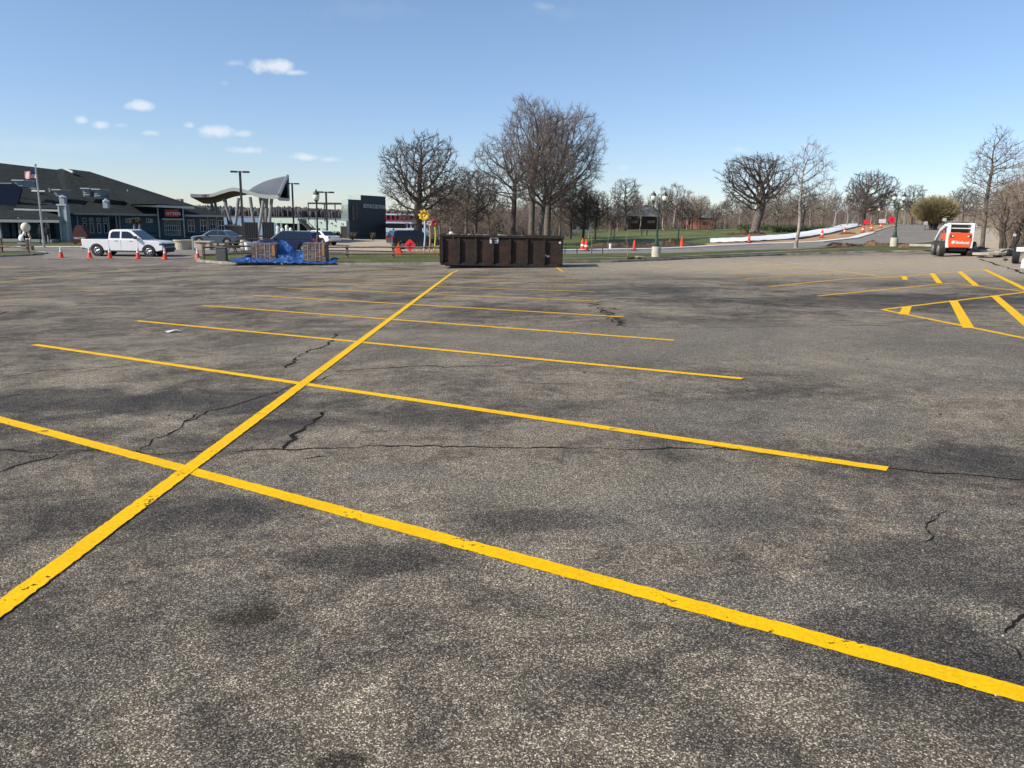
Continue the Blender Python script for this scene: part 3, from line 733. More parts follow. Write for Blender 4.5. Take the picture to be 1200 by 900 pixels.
for s in (-.5, .5): b.tube((s, .06, 0), (s, .06, 1.1), .04)
b.build('posts', M_steel, t)
for px, D, h, w_, lb in [(1083.5, 110, 1.25, .50, 'white sign with dark marks on two posts under the round tree'), (1103, 75, 2.25, .36, 'small white square sign on a post behind the skid steer'), (1185, 48, 1.25, .17, 'white sign on a short dark post by the hedge at right')]:
    q = PD(px, D); t = thing('signpost', lb, 'sign', q)
    b = MB(); b.tube((0, 0, 0), (0, 0, h), .04); b.build('post', M_steel, t)
    b = MB(); b.box((0, -.05, h-w_*.4), (w_, .02, w_*.8)); b.build('panel', M_refl, t)
    if w_ > .45:
        b = MB(); b.box((0, -.065, h-.20), (.34, .006, .07)); b.build('marking', M_blk, t)

# ------------------------------------------------------------------ lamps
def lantern(parent, x, z, s=1.0):
    b = MB(); b.lathe((x, 0, z), [(.05*s, -.30*s), (.11*s, -.22*s), (.09*s, -.1*s), (.17*s, -.03*s), (.18*s, 0)], 14); b.build('lamp_holder', M_green, parent)
    b = MB(); b.lathe((x, 0, z), [(.17*s, .0), (.24*s, .18*s), (.25*s, .36*s), (.21*s, .46*s)], 16); g = b.build('lamp_globe', M_globe, parent, smooth=True)
    b = MB(); b.lathe((x, 0, z+.45*s), [(.26*s, 0), (.24*s, .07*s), (.17*s, .2*s), (.07*s, .27*s), (.05*s, .36*s), (.01, .44*s)], 16); b.build('lamp_cap', M_green, parent)
def lamp(px, D, label, H, double=True, rz=0, base_h=.85, s=.78):
    q = PD(px, D); t = thing('street_lamp', label, 'street lamp', q, rz)
    b = MB(); b.lathe((0, 0, -.05), [(.32, 0), (.32, base_h), (.29, base_h+.04)], 20); b.build('concrete_base', mat('cast_concrete', (.50, .46, .37), .85, var=.1, scale=3), t)
    b = MB(); b.lathe((0, 0, base_h), [(.24, 0), (.24, .06), (.17, .14), (.13, .45), (.10, .6), (.075, .75), (.06, H-base_h-.9)], 12); b.build('post', M_green if double else M_steel, t)
    top = H-.95*s
    if double:
        b = MB()
        for sx in (-1, 1):
            P = [(0, 0, top-.75), (sx*.22, 0, top-.62), (sx*.36, 0, top-.42), (sx*.40, 0, top-.28)]
            for a, c_ in zip(P, P[1:]): b.tube(a, c_, .035)
        b.build('arms', M_green, t)
        for sx in (-1, 1): lantern(t, sx*.40, top, s)
    else: lantern(t, 0, top, s)
    return t
lamp(768.5, 55.5, 'green lamp post with two cream lanterns on a concrete footing by the lot edge', 4.75)
lamp(1047, 68, 'lamp post with two lanterns on a concrete footing at the foot of the hill road', 4.7)
lamp(373, 58.5, 'lamp post with one cream lantern behind the right brick pallet', 4.95, double=False, s=.95)
for px, D, lb in [(1028, 150, 'far small globe lamp left of the metal arch on the hill'), (1056, 160, 'far small globe lamp right of the hill lamp post'), (1052, 200, 'faint globe lamp far up the hill road')]:
    q = PD(px, D); t = thing('globe_lamp', lb, 'street lamp', q); b = MB(); b.tube((0, 0, 0), (0, 0, 2.7), .05); b.build('post', M_steel, t)
    b = MB(); b.ball((0, 0, 2.9), .24); b.build('globe', M_globe, t, smooth=True)
def lotlight(px, D, top, label, rz=0):
    q = PD(px, D); H = W(px, top, D).z-q.z; t = thing('lot_light', label, 'light pole', q, rz, 'tall twin head lot lights')
    b = MB(); b.lathe((0, 0, -.05), [(.3, 0), (.3, .75), (.27, .78)], 16); b.build('concrete_base', M_conc, t)
    b = MB(); b.prism([(-.09, -.09), (.09, -.09), (.09, .09), (-.09, .09)], .76, H, axis='z'); b.build('pole', M_steel, t)
    b = MB(); b.box((0, 0, H-.08), (.9, .08, .08)); b.build('crossarm', M_steel, t)
    for s in (-1, 1):
        b = MB(); b.box((s*.52, 0, H-.07), (.56, .36, .15)); b.build('lamp_head', M_steel, t, bevel=.02)
lotlight(286, 70, 200.5, 'tall brown light pole with twin heads, nearest one, in front of the wavy pavilion', R(8))
lotlight(345, 92, 214.5, 'tall light pole with twin heads just right of the pavilion roof', R(8))
lotlight(384, 80, 224.5, 'light pole with twin heads beside the green steel frame', R(8))

# ------------------------------------------------------------------ rail fences
def fence(posts, label, h=1.0, rails=(.88, .40), D=None, ext=None):
    P = [PD(px, d) for px, d in posts]; t = thing('rail_fence', label, 'fence', P[0], 0)
    o = P[0]
    for p in P:
        b = MB(); q = p-o; b.box((q.x, q.y, q.z+h/2-.1), (.16, .16, h+.2)); b.build('post', M_wood, t, bevel=.02)
    for a, c_ in zip(P, P[1:]):
        for r in rails:
            b = MB(); u = a-o; v = c_-o; m1 = Vector((0, -.09, r))
            n = 3; pr = u+m1
            for i in range(1, n+1):
                nx_ = u.lerp(v, i/n)+m1+Vector((0, 0, rnd.uniform(-.015, .015) if i < n else 0)); b.tube(pr, nx_, .055, n=6, cap=False); pr = nx_
            b.build('rail', M_wood, t)
    return t
fence([(239, 51), (304, 54)], 'short wooden rail fence at left of the tarped pallets', h=1.05)
fence([(384, 52.5), (407, 52.5), (461, 52.5), (516, 52.5)], 'long wooden rail fence between the brick pallets and the dark container', rails=(.86, .42))
fence([(-70, 58), (-30, 58), (2.5, 57.5), (33.5, 56)], 'weathered rail fence on the left grass island', h=1.15, rails=(.55,))

# ------------------------------------------------------------------ grey utility box, posts, bollards
q = PD(260.5, 49.5); t = thing('utility_box', 'plain dark grey box standing in front of the left rail fence', 'box', q, R(4))
b = MB(); b.box((0, 0, .44), (.62, .5, .94)); b.build('cabinet', mat('dull_grey_box', (.10, .095, .095), .7), t, bevel=.02)
b = MB(); b.box((0, 0, .93), (.66, .54, .05)); b.build('lid', mat('dull_grey_lid', (.13, .125, .12), .7), t, bevel=.01)
def plant_tub(px, D, r, h, label, square=False):
    q = PD(px, D); t = thing('planter', label, 'planter', q); m = mat('tan_cast_stone', (.46, .40, .31), .85, var=.12, scale=3, b=.2)
    b = MB()
    if square: b.box((0, 0, h*.42), (r*1.75, r*1.3, h*.86)); b.box((0, 0, h*.92), (r*2.1, r*1.5, h*.16))
    else: b.lathe((0, 0, 0), [(r*.88, 0), (r*.94, h*.85), (r*1.04, h*.86), (r*1.04, h), (r*.9, h), (r*.88, h*.8)], 28)
    b.build('tub', m, t, bevel=.02)
    b = MB(); b.lathe((0, 0, h*.74), [(r*.8, 0), (r*.8, .06)], 20); b.build('soil', M_dirt, t)
plant_tub(215, 66, .75, .82, 'round tan stone planter right of the white pickup'); plant_tub(240, 66, .68, .75, 'square tan stone bench planter behind the left rail fence', True)
q = PD(226.5, 64); t = thing('post', 'thin grey post standing between the two tan planters', 'post', q); b = MB(); b.box((0, 0, .55), (.13, .1, 1.1)); b.build('shaft', M_galv, t, bevel=.01); b = MB(); b.box((0, 0, 1.12), (.16, .12, .05)); b.build('cap', M_galv, t)
q = PD(291, 60); t = thing('bucket', 'white bucket on the grass behind the left rail fence', 'bucket', (q.x, q.y, q.z+.32))
b = MB(); b.lathe((0, 0, 0), [(.22, 0), (.27, .55), (.29, .56), (.29, .60), (.26, .60)], 18); b.build('pail', M_refl, t); b = MB()
for i in range(8):
    a0, a1 = math.pi*i/8, math.pi*(i+1)/8; b.tube((.29*math.cos(a0), 0, .56+.16*math.sin(a0)), (.29*math.cos(a1), 0, .56+.16*math.sin(a1)), .012, n=5)
b.build('handle', M_steel, t)
q = PD(291, 60); t = thing('cable_spool', 'low timber stand carrying the white bucket', 'stand', q); b = MB(); b.box((0, 0, .29), (.9, .6, .05)); b.build('board', M_wood, t); b = MB()
for sx in (-.35, .35):
    for sy in (-.22, .22): b.box((sx, sy, .13), (.07, .07, .26))
b.build('legs', M_wood, t)
def picnic(px, D, label, rz=0):
    q = PD(px, D); t = thing('picnic_table', label, 'picnic table', q, rz); m = mat('brown_bench_paint', (.05, .03, .025), .7)
    b = MB(); b.box((0, 0, .74), (1.8, .75, .05)); b.build('tabletop', m, t)
    for s in (-1, 1):
        b = MB(); b.box((0, s*.72, .45), (1.8, .28, .05)); b.build('seat', m, t)
        b = MB(); b.tube((s*.65, -.6, 0), (s*.65, .3, .72), .035); b.tube((s*.65, .6, 0), (s*.65, -.3, .72), .035); b.tube((s*.65, -.8, .43), (s*.65, .8, .43), .03); b.build('leg_frame', m, t)
picnic(266, 62, 'dark brown picnic table behind the left rail fence', R(10)); picnic(280, 64, 'dark picnic table close to the white bucket', R(-8)); picnic(303, 74, 'small brown picnic table out on the tan pavement', R(0))

# ------------------------------------------------------------------ brick pallets under blue tarps
M_brick = [mat('paver_'+n, c_, .85, var=.2, scale=9, b=.2) for n, c_ in (('brown', (.16, .10, .085)), ('tan', (.26, .19, .15)), ('grey', (.17, .16, .16)))]
M_gap = mat('dark_gap', (.02, .016, .015), .9); M_pal = mat('pallet_timber', (.35, .24, .13), .85, var=.25, scale=8)
M_strap = mat('orange_side_wrap', (.40, .19, .07), .7); M_film = mat('pale_film', (.60, .57, .55), .35)
M_tarp = mat('blue_tarp', (.012, .066, .23), .55, var=.3, scale=3)
def pallet(px, D, w_, h, label, film):
    q = PD(px, D); q = Vector((q.x, q.y, q.z+.12)); t = thing('paver_pallet', label, 'paver pallet', q, R(2)); d = 1.0
    b = MB()
    for x in (-.48*w_, 0, .48*w_): b.box((x, 0, .06), (.1, d, .09))
    b.box((0, 0, .12), (w_+.04, d+.04, .03)); b.box((0, 0, .015), (w_+.04, d+.04, .02)); b.build('pallet', M_pal, t)
    b = MB(); b.box((0, 0, .14+h/2), (w_-.05, d-.05, h-.02)); b.build('core', M_gap, t)
    B3 = [MB(), MB(), MB()]; nr = int(h/.098); nc = int(w_/.205)
    for r in range(nr):
        for c_ in range(nc):
            x = -w_/2+(c_+.5)*w_/nc; z = .14+(r+.5)*h/nr
            k = rnd.choice((0, 0, 1, 2) if film else (0, 0, 0, 1, 2))
            B3[k].box((x+rnd.uniform(-.006, .006), -d/2+.05+rnd.uniform(0, .012), z), (w_/nc-.018, .12, h/nr-.012))
        for c_ in range(5):
            y = -d/2+(c_+.5)*d/5
            for s in (-1, 1): B3[rnd.choice((0, 1, 2))].box((s*(w_/2-.04), y, .14+(r+.5)*h/nr), (.10, d/5-.015, h/nr-.012))
    for c_ in range(nc):
        for r in range(5): B3[rnd.choice((0, 1, 2))].box((-w_/2+(c_+.5)*w_/nc, -d/2+(r+.5)*d/5, .14+h), (w_/nc-.015, d/5-.015, .05))
    for k in range(3): o = B3[k].build('pavers', M_brick[k], t)
    b = MB(); b.box((w_/2-.13, -d/2-.02, .14+h*.6), (.15, .02, h*.62)); b.build('orange_wrap', M_strap, t)
    b = MB()
    for x in (-.3*w_, .05*w_, .25*w_): b.box((x, -d/2-.022, .14+h/2), (.018, .008, h)); b.box((x, 0, .17+h), (.018, d, .008))
    if film: b.box((-w_/2-.012, -d*.02, .14+h/2), (.012, d*.9, h))
    b.build('strapping', M_film, t)
pallet(312.5, 47.6, 1.45, 1.0, 'left pallet of brown pavers with a blue tarp pulled off behind it', False)
pallet(371, 47.3, 1.32, 1.02, 'right pallet of paler pavers strapped on a pallet beside the blue tarp', True)
q = PD(312, 47.6)
def f1(u, v):     # behind the left pallet: falls from its back top, spreads over the kerb to both sides
    x = -2.1+u*2.6
    hgt = 1.22 if -.98 < x < .85 else max(.0, 1.22-abs(x+.98)*1.6 if x < 0 else 1.0)
    hgt = hgt if x > -.98 else max(.02, .5-(abs(x)-.98)*.42)
    y = .62-(1-v)**1.2*.0
    return (x, .62 - (0 if v > .35 else (1-v/.35)*(.0 if -.85 < x < .8 else 1.3)), hgt*(max(0, v-.35)/.65))
def f1b(u, v):    # the skirt lying in front
    x = -1.9+u*2.3; return (x, -1.25+v*.75+(.8 if x < -1.0 else 0)*v, .03+.20*math.exp(-((v-.8)/.3)**2)*(1-.5*abs(u-.5)))
def f2(u, v):     # the swag between the pallets
    x = .82+u*2.1; top = 1.32-.98*u**.8+.10*math.sin(u*9); return (x, .35-v*0-(1-v)*.95*(1-.3*u), .03+top*v**.8)
def f3(u, v):
    x = .30+u*2.9; return (x, -1.30+v*.7, .03+(.34*math.sin(math.pi*min(1, u*1.15))+.06*math.sin(u*17))*v**1.2)
def f4(u, v):
    x = 2.15+u*2.35; return (x, -1.20+v*1.0, .03+.16*v*(1+.5*math.sin(u*8))+(.45*(max(0, u-.75)/.25)*(1-max(0, u-.75)/.25)*v))
base = Vector((q.x, q.y, q.z+.13))
t = thing('tarp', 'crumpled blue tarp spread round the left paver pallet and over the kerb', 'tarp', base)
def sheet(parent, fn, nu=44, nv=22, seed=0):
    from mathutils import noise as mn
    b = MB()
    for i in range(nu+1):
        for j in range(nv+1):
            u, v = i/nu, j/nv; x, y, z = fn(u, v)
            k = mn.noise(Vector((x*2.2+seed, y*2.2+z*2.5, 7.3))); k2 = mn.noise(Vector((x*5.5, y*5+seed, z*5)))
            b.v.append((x+k2*.03, y+k*.14-abs(k2)*.04, max(-.02, z+abs(k)*.16*(1 if z < .35 else .6)+k2*.025)))
    for i in range(nu):
        for j in range(nv): a = i*(nv+1)+j; b.f.append((a, a+1, a+nv+2, a+nv+1))
    return b.build('sheet', M_tarp, parent, thick=.008)
sheet(t, f1, seed=1); sheet(t, f1b, seed=2); sheet(t, f2, seed=3)
t = thing('tarp', 'bright blue tarp lying low between and under the two paver pallets', 'tarp', base)
sheet(t, f3, seed=4); sheet(t, f4, seed=5)

# ------------------------------------------------------------------ dumpster
q = PD(588.5, 43.2)
t = thing('roll_off_container', 'rusty dark brown roll off waste container with ribbed side standing on the lot', 'dumpster', (q.x, q.y, q.z+.01), R(-1.5))
M_rust = mat2('rusty_brown_steel', (.026, .020, .016), (.062, .034, .022), 1.6, .75, fine=.3, fs=14, bmp=.3, lo=.35, hi=.7)
M_ruB = mat2('dark_steel_ribs', (.020, .017, .015), (.038, .030, .024), 3, .7, fine=.3, fs=14)
L2, Wd, H0, H1 = 3.28, 2.35, .16, 1.68
b = MB(); b.box((0, -Wd/2, (H0+H1)/2), (2*L2, .05, H1-H0)); b.build('side_wall', M_rust, t)
b = MB(); b.box((0, Wd/2, (H0+H1)/2), (2*L2, .05, H1-H0)); b.build('side_wall', M_rust, t)
b = MB(); b.box((-L2, 0, (H0+H1)/2), (.05, Wd-.06, H1-H0)); b.build('door', M_rust, t); b = MB(); b.box((L2, 0, (H0+H1)/2), (.05, Wd-.06, H1-H0)); b.build('end_wall', M_rust, t)
b = MB(); b.box((0, 0, H0+.02), (2*L2-.1, Wd-.1, .05)); b.build('floor_plate', M_rust, t)
b = MB()
for s in (-1, 1): b.box((0, s*(Wd/2+.03), H1+.0), (2*L2+.16, .14, .13)); b.box((s*(L2+.03), 0, H1), (.12, Wd-.1, .125))
b.build('top_rail', M_ruB, t, bevel=.015)
b = MB()
for s in (-1, 1): b.box((0, s*(Wd/2+.045), H0+.02), (2*L2, .12, .16))
b.build('bottom_rail', M_ruB, t, bevel=.01)
for i in range(8):
    x = -L2+.07+i*(2*L2-.14)/7
    for s in (-1, 1):
        b = MB(); b.box((x, s*(Wd/2+.08), (H0+H1)/2), (.13, .15, H1-H0-.22)); b.build('rib', M_ruB, t, bevel=.01)
b = MB()
for s in (-.6, .6): b.box((0, s, .09), (2*L2-.3, .08, .14))
for x in (-2.8, 2.8):
    for s in (-.75, .75): b.tube((x, s-.1, .09), (x, s+.1, .09), .09, n=12)
b.build('skids_and_rollers', M_steel, t)
b = MB(); b.box((-.41, -Wd/2-.031, 1.47), (.46, .012, .32)); lab = b.build('label_plate', M_refl, t)
b = MB(); b.box((-.41, -Wd/2-.039, 1.52), (.36, .004, .07)); b.box((-.41, -Wd/2-.039, 1.41), (.30, .004, .03)); b.build('label_print', mat('blue_print', (.03, .06, .25)), t)
b = MB(); b.box((3.13, -Wd/2-.165, 1.42), (.10, .012, .09)); b.build('reflector', M_refl, t)
b = MB(); b.box((2.35, -Wd/2-.031, .73), (.14, .012, .11), 0); b.box((2.52, -Wd/2-.031, .68), (.13, .012, .09)); b.build('worn_stickers', M_film, t)
b = MB(); b.tube((.62, -Wd/2-.05, 1.15), (.62, -Wd/2-.01, 1.15), .07, n=14); b.build('cap', M_ruB, t)
b = MB(); b.tube((-L2-.05, -Wd/2+.05, .2), (-L2-.05, -Wd/2+.05, 1.6), .03); b.box((-L2-.07, -Wd/2+.2, 1.2), (.05, .3, .08)); b.box((-L2-.07, -Wd/2+.2, .6), (.05, .3, .08)); b.build('door_hinge', M_ruB, t)
b = MB()
for i in range(70):
    x = rnd.uniform(-3.1, 1.4); b.box((x, rnd.uniform(-1, .9), 1.60+rnd.uniform(-.05, .10)), (rnd.uniform(.1, .5), rnd.uniform(.1, .4), rnd.uniform(.04, .14)), rnd.uniform(0, 3))
o = b.build('concrete_rubble', mat('broken_concrete', (.36, .32, .26), .9, var=.25), None); o.location = t.location; tag(o, 'heap of broken concrete filling the dark container', 'rubble', kind='stuff')
q2 = Vector(t.location); t2 = thing('paper_cup', 'small white lump of rubble on the left corner of the container load', 'rubble', (q2.x-2.85, q2.y, q2.z+1.68)); b = MB(); b.ball((0, 0, .10), .12, 8, (1, .8, .8)); b.build('lump', M_refl, t2)

# litter on the lot
q = GP(197, 390); b = MB(); b.v = [(0, 0, .004), (.12, .02, .05), (.22, .10, .01), (.08, .16, .04), (-.1, .1, .01), (.3, .16, .008), (.34, .19, .03)]; b.f = [(0, 1, 3), (1, 2, 3), (0, 3, 4), (2, 5, 6)]
o = b.build('litter', M_refl, None, thick=.002); o.location = q; tag(o, 'crumpled scrap of white paper on the asphalt between two yellow lines', 'litter')
# ================================================================== waterfront building (left)
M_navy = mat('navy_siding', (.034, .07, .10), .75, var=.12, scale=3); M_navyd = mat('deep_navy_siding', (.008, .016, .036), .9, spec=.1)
M_roof = mat2('dark_green_shingle', (.0075, .011, .0095), (.016, .021, .017), 1.4, .9, fine=.35, fs=12, bmp=.4)
M_trim = mat('grey_white_trim', (.40, .42, .42), .6, var=.08); M_trimd = mat('dull_trim', (.21, .235, .24), .6, var=.1)
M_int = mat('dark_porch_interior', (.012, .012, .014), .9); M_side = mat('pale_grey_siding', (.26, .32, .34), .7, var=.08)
M_signr = mat('red_sign_board', (.28, .02, .03), .6); M_letter = mat('pale_letters', (.65, .60, .58), .6)
FA, FB = PD(-90, 79), PD(259, 90)
def fac(px, out=0.0):
    k = math.tan(math.atan((px-600)/920.8)); d = FB-FA
    for _ in range(2): s_ = (k*FA.y-FA.x)/(d.x-k*d.y)
    p = FA+d*s_; n = Vector((d.y, -d.x, 0)).normalized(); return Vector((p.x+n.x*out, p.y+n.y*out, 0))
def zat(px, py, D):
    return W(px, py, D).z
def frect(b, x0, x1, y0, y1, out, th=.1, zz=None):
    a = fac(x0, out); c = fac(x1, out); a2 = fac(x0, out-th); c2 = fac(x1, out-th)
    zt = zat((x0+x1)/2, y0, (a.y+c.y)/2) if zz is None or zz[0] is None else zz[0]; zb = zat((x0+x1)/2, y1, (a.y+c.y)/2) if zz is None or zz[1] is None else zz[1]
    n = len(b.v); b.v += [(p.x, p.y, z) for z in (zb, zt) for p in (a, c, c2, a2)]
    b.f += [tuple(n+i for i in q) for q in ((3, 2, 1, 0), (4, 5, 6, 7), (0, 1, 5, 4), (1, 2, 6, 5), (2, 3, 7, 6), (3, 0, 4, 7))]
    return b
bld = thing('waterfront_building', 'long dark green roofed waterfront building with navy siding and white trim', 'building', PD(150, 86))
def part(name, b, m, par=bld, **k): return b.build(name, m, par, world=True, **k)
foot = [fac(-90), fac(258), PD(256, 108), PD(-90, 112)]
b = MB(); b.prism([(p.x, p.y) for p in foot], -2.2, 1.25, axis='z'); part('wall', b, M_navy)
ez = 1.2
E0, E1 = fac(-92, .9), fac(262, .9); E2 = PD(259.5, 110); E3 = PD(-92, 116)
E0.z = E1.z = ez; E2.z = ez; E3.z = ez
Rg = [W(-95, 184, 100), W(0, 191, 101), W(66, 198.8, 102), W(74, 197.2, 102), W(105, 201, 103)]
b = MB()
eav = [E0.lerp(E1, s_) for s_ in (0, .27, .45, .5, .6)]
for i in range(4): b.poly([eav[i], eav[i+1], Rg[i+1], Rg[i]])
b.poly([eav[4], E1, Rg[4]]); b.poly([E1, E2, Rg[4]]); b.poly([E2, E3, Rg[0], Rg[1], Rg[2], Rg[3], Rg[4]])
b.poly([E0, E3, E2, E1])
rf = part('roof', b, M_roof)
b = MB(); frect(b, 83, 181, 249.8, 252.0, .98, .08, (ez+.10, ez-.12)); frect(b, 212, 262, 249.8, 252.0, .98, .08, (ez+.10, ez-.12)); part('eave_fascia', b, M_trimd)
b = MB(); b.tube(W(74, 197.0, 101.4), W(86, 202.2, 99), .16, n=6); rp = b.build('ridge_flashing', M_trim, rf, world=True)
# chimney vents and roof dormers
def dorm(px0, px1, y0, y1, D, lou=True):
    a = W(px0, y1, D); c = W(px1, y0, D); dd = (D)/920.0
    b = MB(); b.box(((a.x+c.x)/2, D+.9, (a.z+c.z)/2), ((c.x-a.x)*.72, 1.8, (c.z-a.z))); o = part('roof_dormer', b, M_trimd)
    b = MB(); b.box(((a.x+c.x)/2, D+.7, c.z), ((c.x-a.x)*.95, 2.0, .12)); b.build('dormer_roof', M_trim, o, world=True)
    b = MB()
    for i in range(3): b.box(((a.x+c.x)/2, D-.03, a.z+(c.z-a.z)*(.2+.25*i)), ((c.x-a.x)*.55, .05, .1))
    b.build('louvre', M_side, o, world=True)
dorm(16, 30, 211.5, 219, 84.5); dorm(62.5, 73, 222.5, 231, 86.6); dorm(96, 106.5, 221, 230, 88.2); dorm(109, 119, 222, 231, 88.2)
def cup(px, yt, ym, yb, D):
    a = W(px, yb, D); h = W(px, ym, D).z-a.z; h2 = W(px, yt, D).z-a.z
    b = MB(); b.box((a.x, D, a.z+h/2), (.5, .5, h)); o = part('cupola', b, M_side)
    b = MB(); b.lathe((a.x, D, a.z+h), [(.42, 0), (.05, (h2-h)*.8), (.03, h2-h)], 4); b.build('cupola_roof', M_trim, o, world=True)
cup(74.5, 228, 231, 240.5, 79); cup(125, 232, 236, 244, 82); 
for px, y0, y1, D in [(32, 210.5, 215, 93), (58.5, 220.5, 224.5, 91), (150, 222, 226, 95)]:
    a = W(px, y1, D); c = W(px, y0, D); b = MB(); b.tube((a.x, D, a.z-.1), (a.x, D, c.z), .09); part('vent_pipe', b, M_trim)
a = W(172, 225.6, 97); b = MB(); b.box((a.x, 97, a.z), (.75, .3, .16)); part('roof_vent', b, M_trim)
a = W(211, 236, 97); b = MB(); b.box((a.x, 97, a.z), (.55, .8, .6)); part('roof_box', b, M_side)
# left wing: navy gable, lit hip roof, porch
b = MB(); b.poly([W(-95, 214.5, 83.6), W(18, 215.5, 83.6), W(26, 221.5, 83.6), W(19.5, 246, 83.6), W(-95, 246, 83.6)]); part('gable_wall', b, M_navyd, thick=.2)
b = MB(); b.poly([W(25, 221.8, 90), W(46, 224, 91), W(68, 239, 86), W(69, 245.2, 82), W(18, 244.6, 82)]); part('wing_roof', b, M_roof, thick=.15)
b = MB(); b.poly([W(-95, 213, 85.5), W(14, 214.2, 85.5), W(14, 217, 85.5), W(-95, 216, 85.5)]); part('gable_trim', b, M_trimd, thick=.2)
b = MB(); b.tube(W(30, 215, 89), W(43, 223, 89), .22, n=4); part('wing_ridge_trim', b, M_trimd)
b = MB(); a, c_ = W(17, 244.8, 81.6), W(69, 246.2, 81.6); b.prism([(a.x, a.z-.12), (c_.x, c_.z-.16), (c_.x, c_.z+.04), (a.x, a.z+.05)], 81.5, 81.7); part('wing_gutter', b, M_trim)
b = MB(); a, c_ = W(-95, 246, 80), W(69, 255, 80)
b.poly([W(-95, 247, 80), W(46, 247.5, 80), W(70, 253, 77), W(70, 257.5, 75.5), W(-95, 256.5, 75.5)]); part('porch_roof', b, M_roof, thick=.12)
a, c_ = W(-95, 258.0, 75.4), W(70, 259.5, 75.4); b = MB(); b.prism([(a.x, a.z-.12), (c_.x, c_.z-.12), (c_.x, c_.z+.14), (a.x, a.z+.14)], 75.3, 75.5); part('porch_fascia', b, M_trimd)
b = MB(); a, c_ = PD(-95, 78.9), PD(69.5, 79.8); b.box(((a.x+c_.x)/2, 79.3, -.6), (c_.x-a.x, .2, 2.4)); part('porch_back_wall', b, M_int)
for px in (-30, 2, 25.5, 58):
    a = PD(px, 75.8); b = MB(); b.box((a.x, a.y, (a.z+.75)/2), (.22, .22, .75-a.z)); part('porch_column', b, M_trimd)
for px, w_ in ((9, .9), (16, .6), (43, 1.3), (52, .8)):
    a = PD(px, 79); b = MB(); b.box((a.x, 79.12, -.5), (w_, .08, 1.5)); part('porch_window', b, M_navy)
b = MB(); a, c_ = PD(-95, 75.4), PD(70, 76.4); b.box(((a.x+c_.x)/2, 76.3, -1.42), (c_.x-a.x, 2.4, .25)); part('porch_deck', b, M_trimd)
# stone-pale tower panel
a, c_ = PD(71, 76.3), PD(82.5, 76.8); zt = W(74, 240.3, 76.5).z
b = MB(); b.box(((a.x+c_.x)/2, 76.95, (zt-1.8)/2), (c_.x-a.x, .6, zt+1.8)); part('tower', b, M_side)
b = MB()
for x in (a.x, c_.x): b.box((x, 76.58, (zt-1.8)/2), (.12, .14, zt+1.8))
b.box(((a.x+c_.x)/2, 76.55, zt+.02), (c_.x-a.x+.3, .2, .14)); part('tower_trim', b, M_trim)
# facade openings
def win(px0, px1, y0, y1, cols=2, rows=2, m=M_glass, door=False):
    b = MB(); frect(b, px0, px1, y0, y1, .03, .1); o = part('window', b, M_glass) if not door else part('glazed_door', b, M_glass)
    b = MB(); fw = .55
    for s_ in range(cols+1):
        x = px0+(px1-px0)*s_/cols; frect(b, x-fw*.6, x+fw*.6, y0-.3, y1+.3, .10, .08)
    for s_ in range(rows+1):
        y = y0+(y1-y0)*s_/rows; frect(b, px0-.3, px1+.3, y-.35, y+.35, .11, .08)
    b.build('frame', M_trim if not door else M_side, o, world=True)
for px in (94, 102, 110.5, 118.5):
    win(px-2, px+2, 255.5, 259, 1, 1); win(px-2, px+2, 261.5, 273, 1, 1)
win(142.5, 153, 256.2, 260.2, 4, 1); win(167, 174, 256.4, 260.4, 3, 1)
win(187.5, 206.5, 258.5, 275.5, 8, 3, door=True)
win(215.5, 222.5, 257.5, 271.2, 2, 2); win(230, 237, 257.5, 271, 2, 2); win(251.5, 258, 258, 270.5, 2, 2); win(241.5, 247.5, 257, 273.5, 2, 3, door=True)
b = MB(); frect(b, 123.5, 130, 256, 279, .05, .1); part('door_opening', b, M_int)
for px in (86, 122.5, 131.5, 135.5, 181.5, 210.5, 239, 249.5):
    b = MB(); frect(b, px-.75, px+.75, 252.5, 279, .22, .2); part('pilaster', b, M_trimd)
for px0, px1 in ((131, 182), (211, 260)):
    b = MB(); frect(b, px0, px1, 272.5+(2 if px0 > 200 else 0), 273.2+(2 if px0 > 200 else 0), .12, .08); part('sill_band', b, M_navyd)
# entry gable with red sign
b = MB(); b.poly([W(130, 225, 91), W(160, 225, 92.4), W(184, 239.6, 85.5), W(154, 239.8, 83.5)]); part('entry_roof', b, M_roof, thick=.14)
b = MB(); b.poly([W(160, 225, 92.4), W(226, 243, 88), W(184, 239.4, 85.5)]); part('entry_roof', b, M_roof, thick=.14)
p1_, p2_ = fac(154, 2.2), fac(224, 1.9); zf = zat(154, 240.2, p1_.y); zf2 = zat(224, 243.4, p2_.y)
b = MB(); b.v = [(p1_.x, p1_.y, zf-.12), (p2_.x, p2_.y, zf2-.12), (p2_.x, p2_.y, zf2+.12), (p1_.x, p1_.y, zf+.12)]; b.f = [(0, 1, 2, 3)]; part('entry_fascia', b, M_trim, thick=.12)
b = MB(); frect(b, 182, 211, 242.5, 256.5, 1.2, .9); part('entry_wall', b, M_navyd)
for px in (181.5, 210.7):
    b = MB(); frect(b, px-.8, px+.8, 242.8, 278, 1.34, .25); part('entry_post', b, M_trimd)
b = MB(); frect(b, 185.5, 210, 256, 257.6, 1.3, .15); part('entry_lintel', b, M_side)
b = MB(); frect(b, 189.3, 206, 245.2, 253.8, 1.30, .08); sg = part('sign_board', b, M_signr)
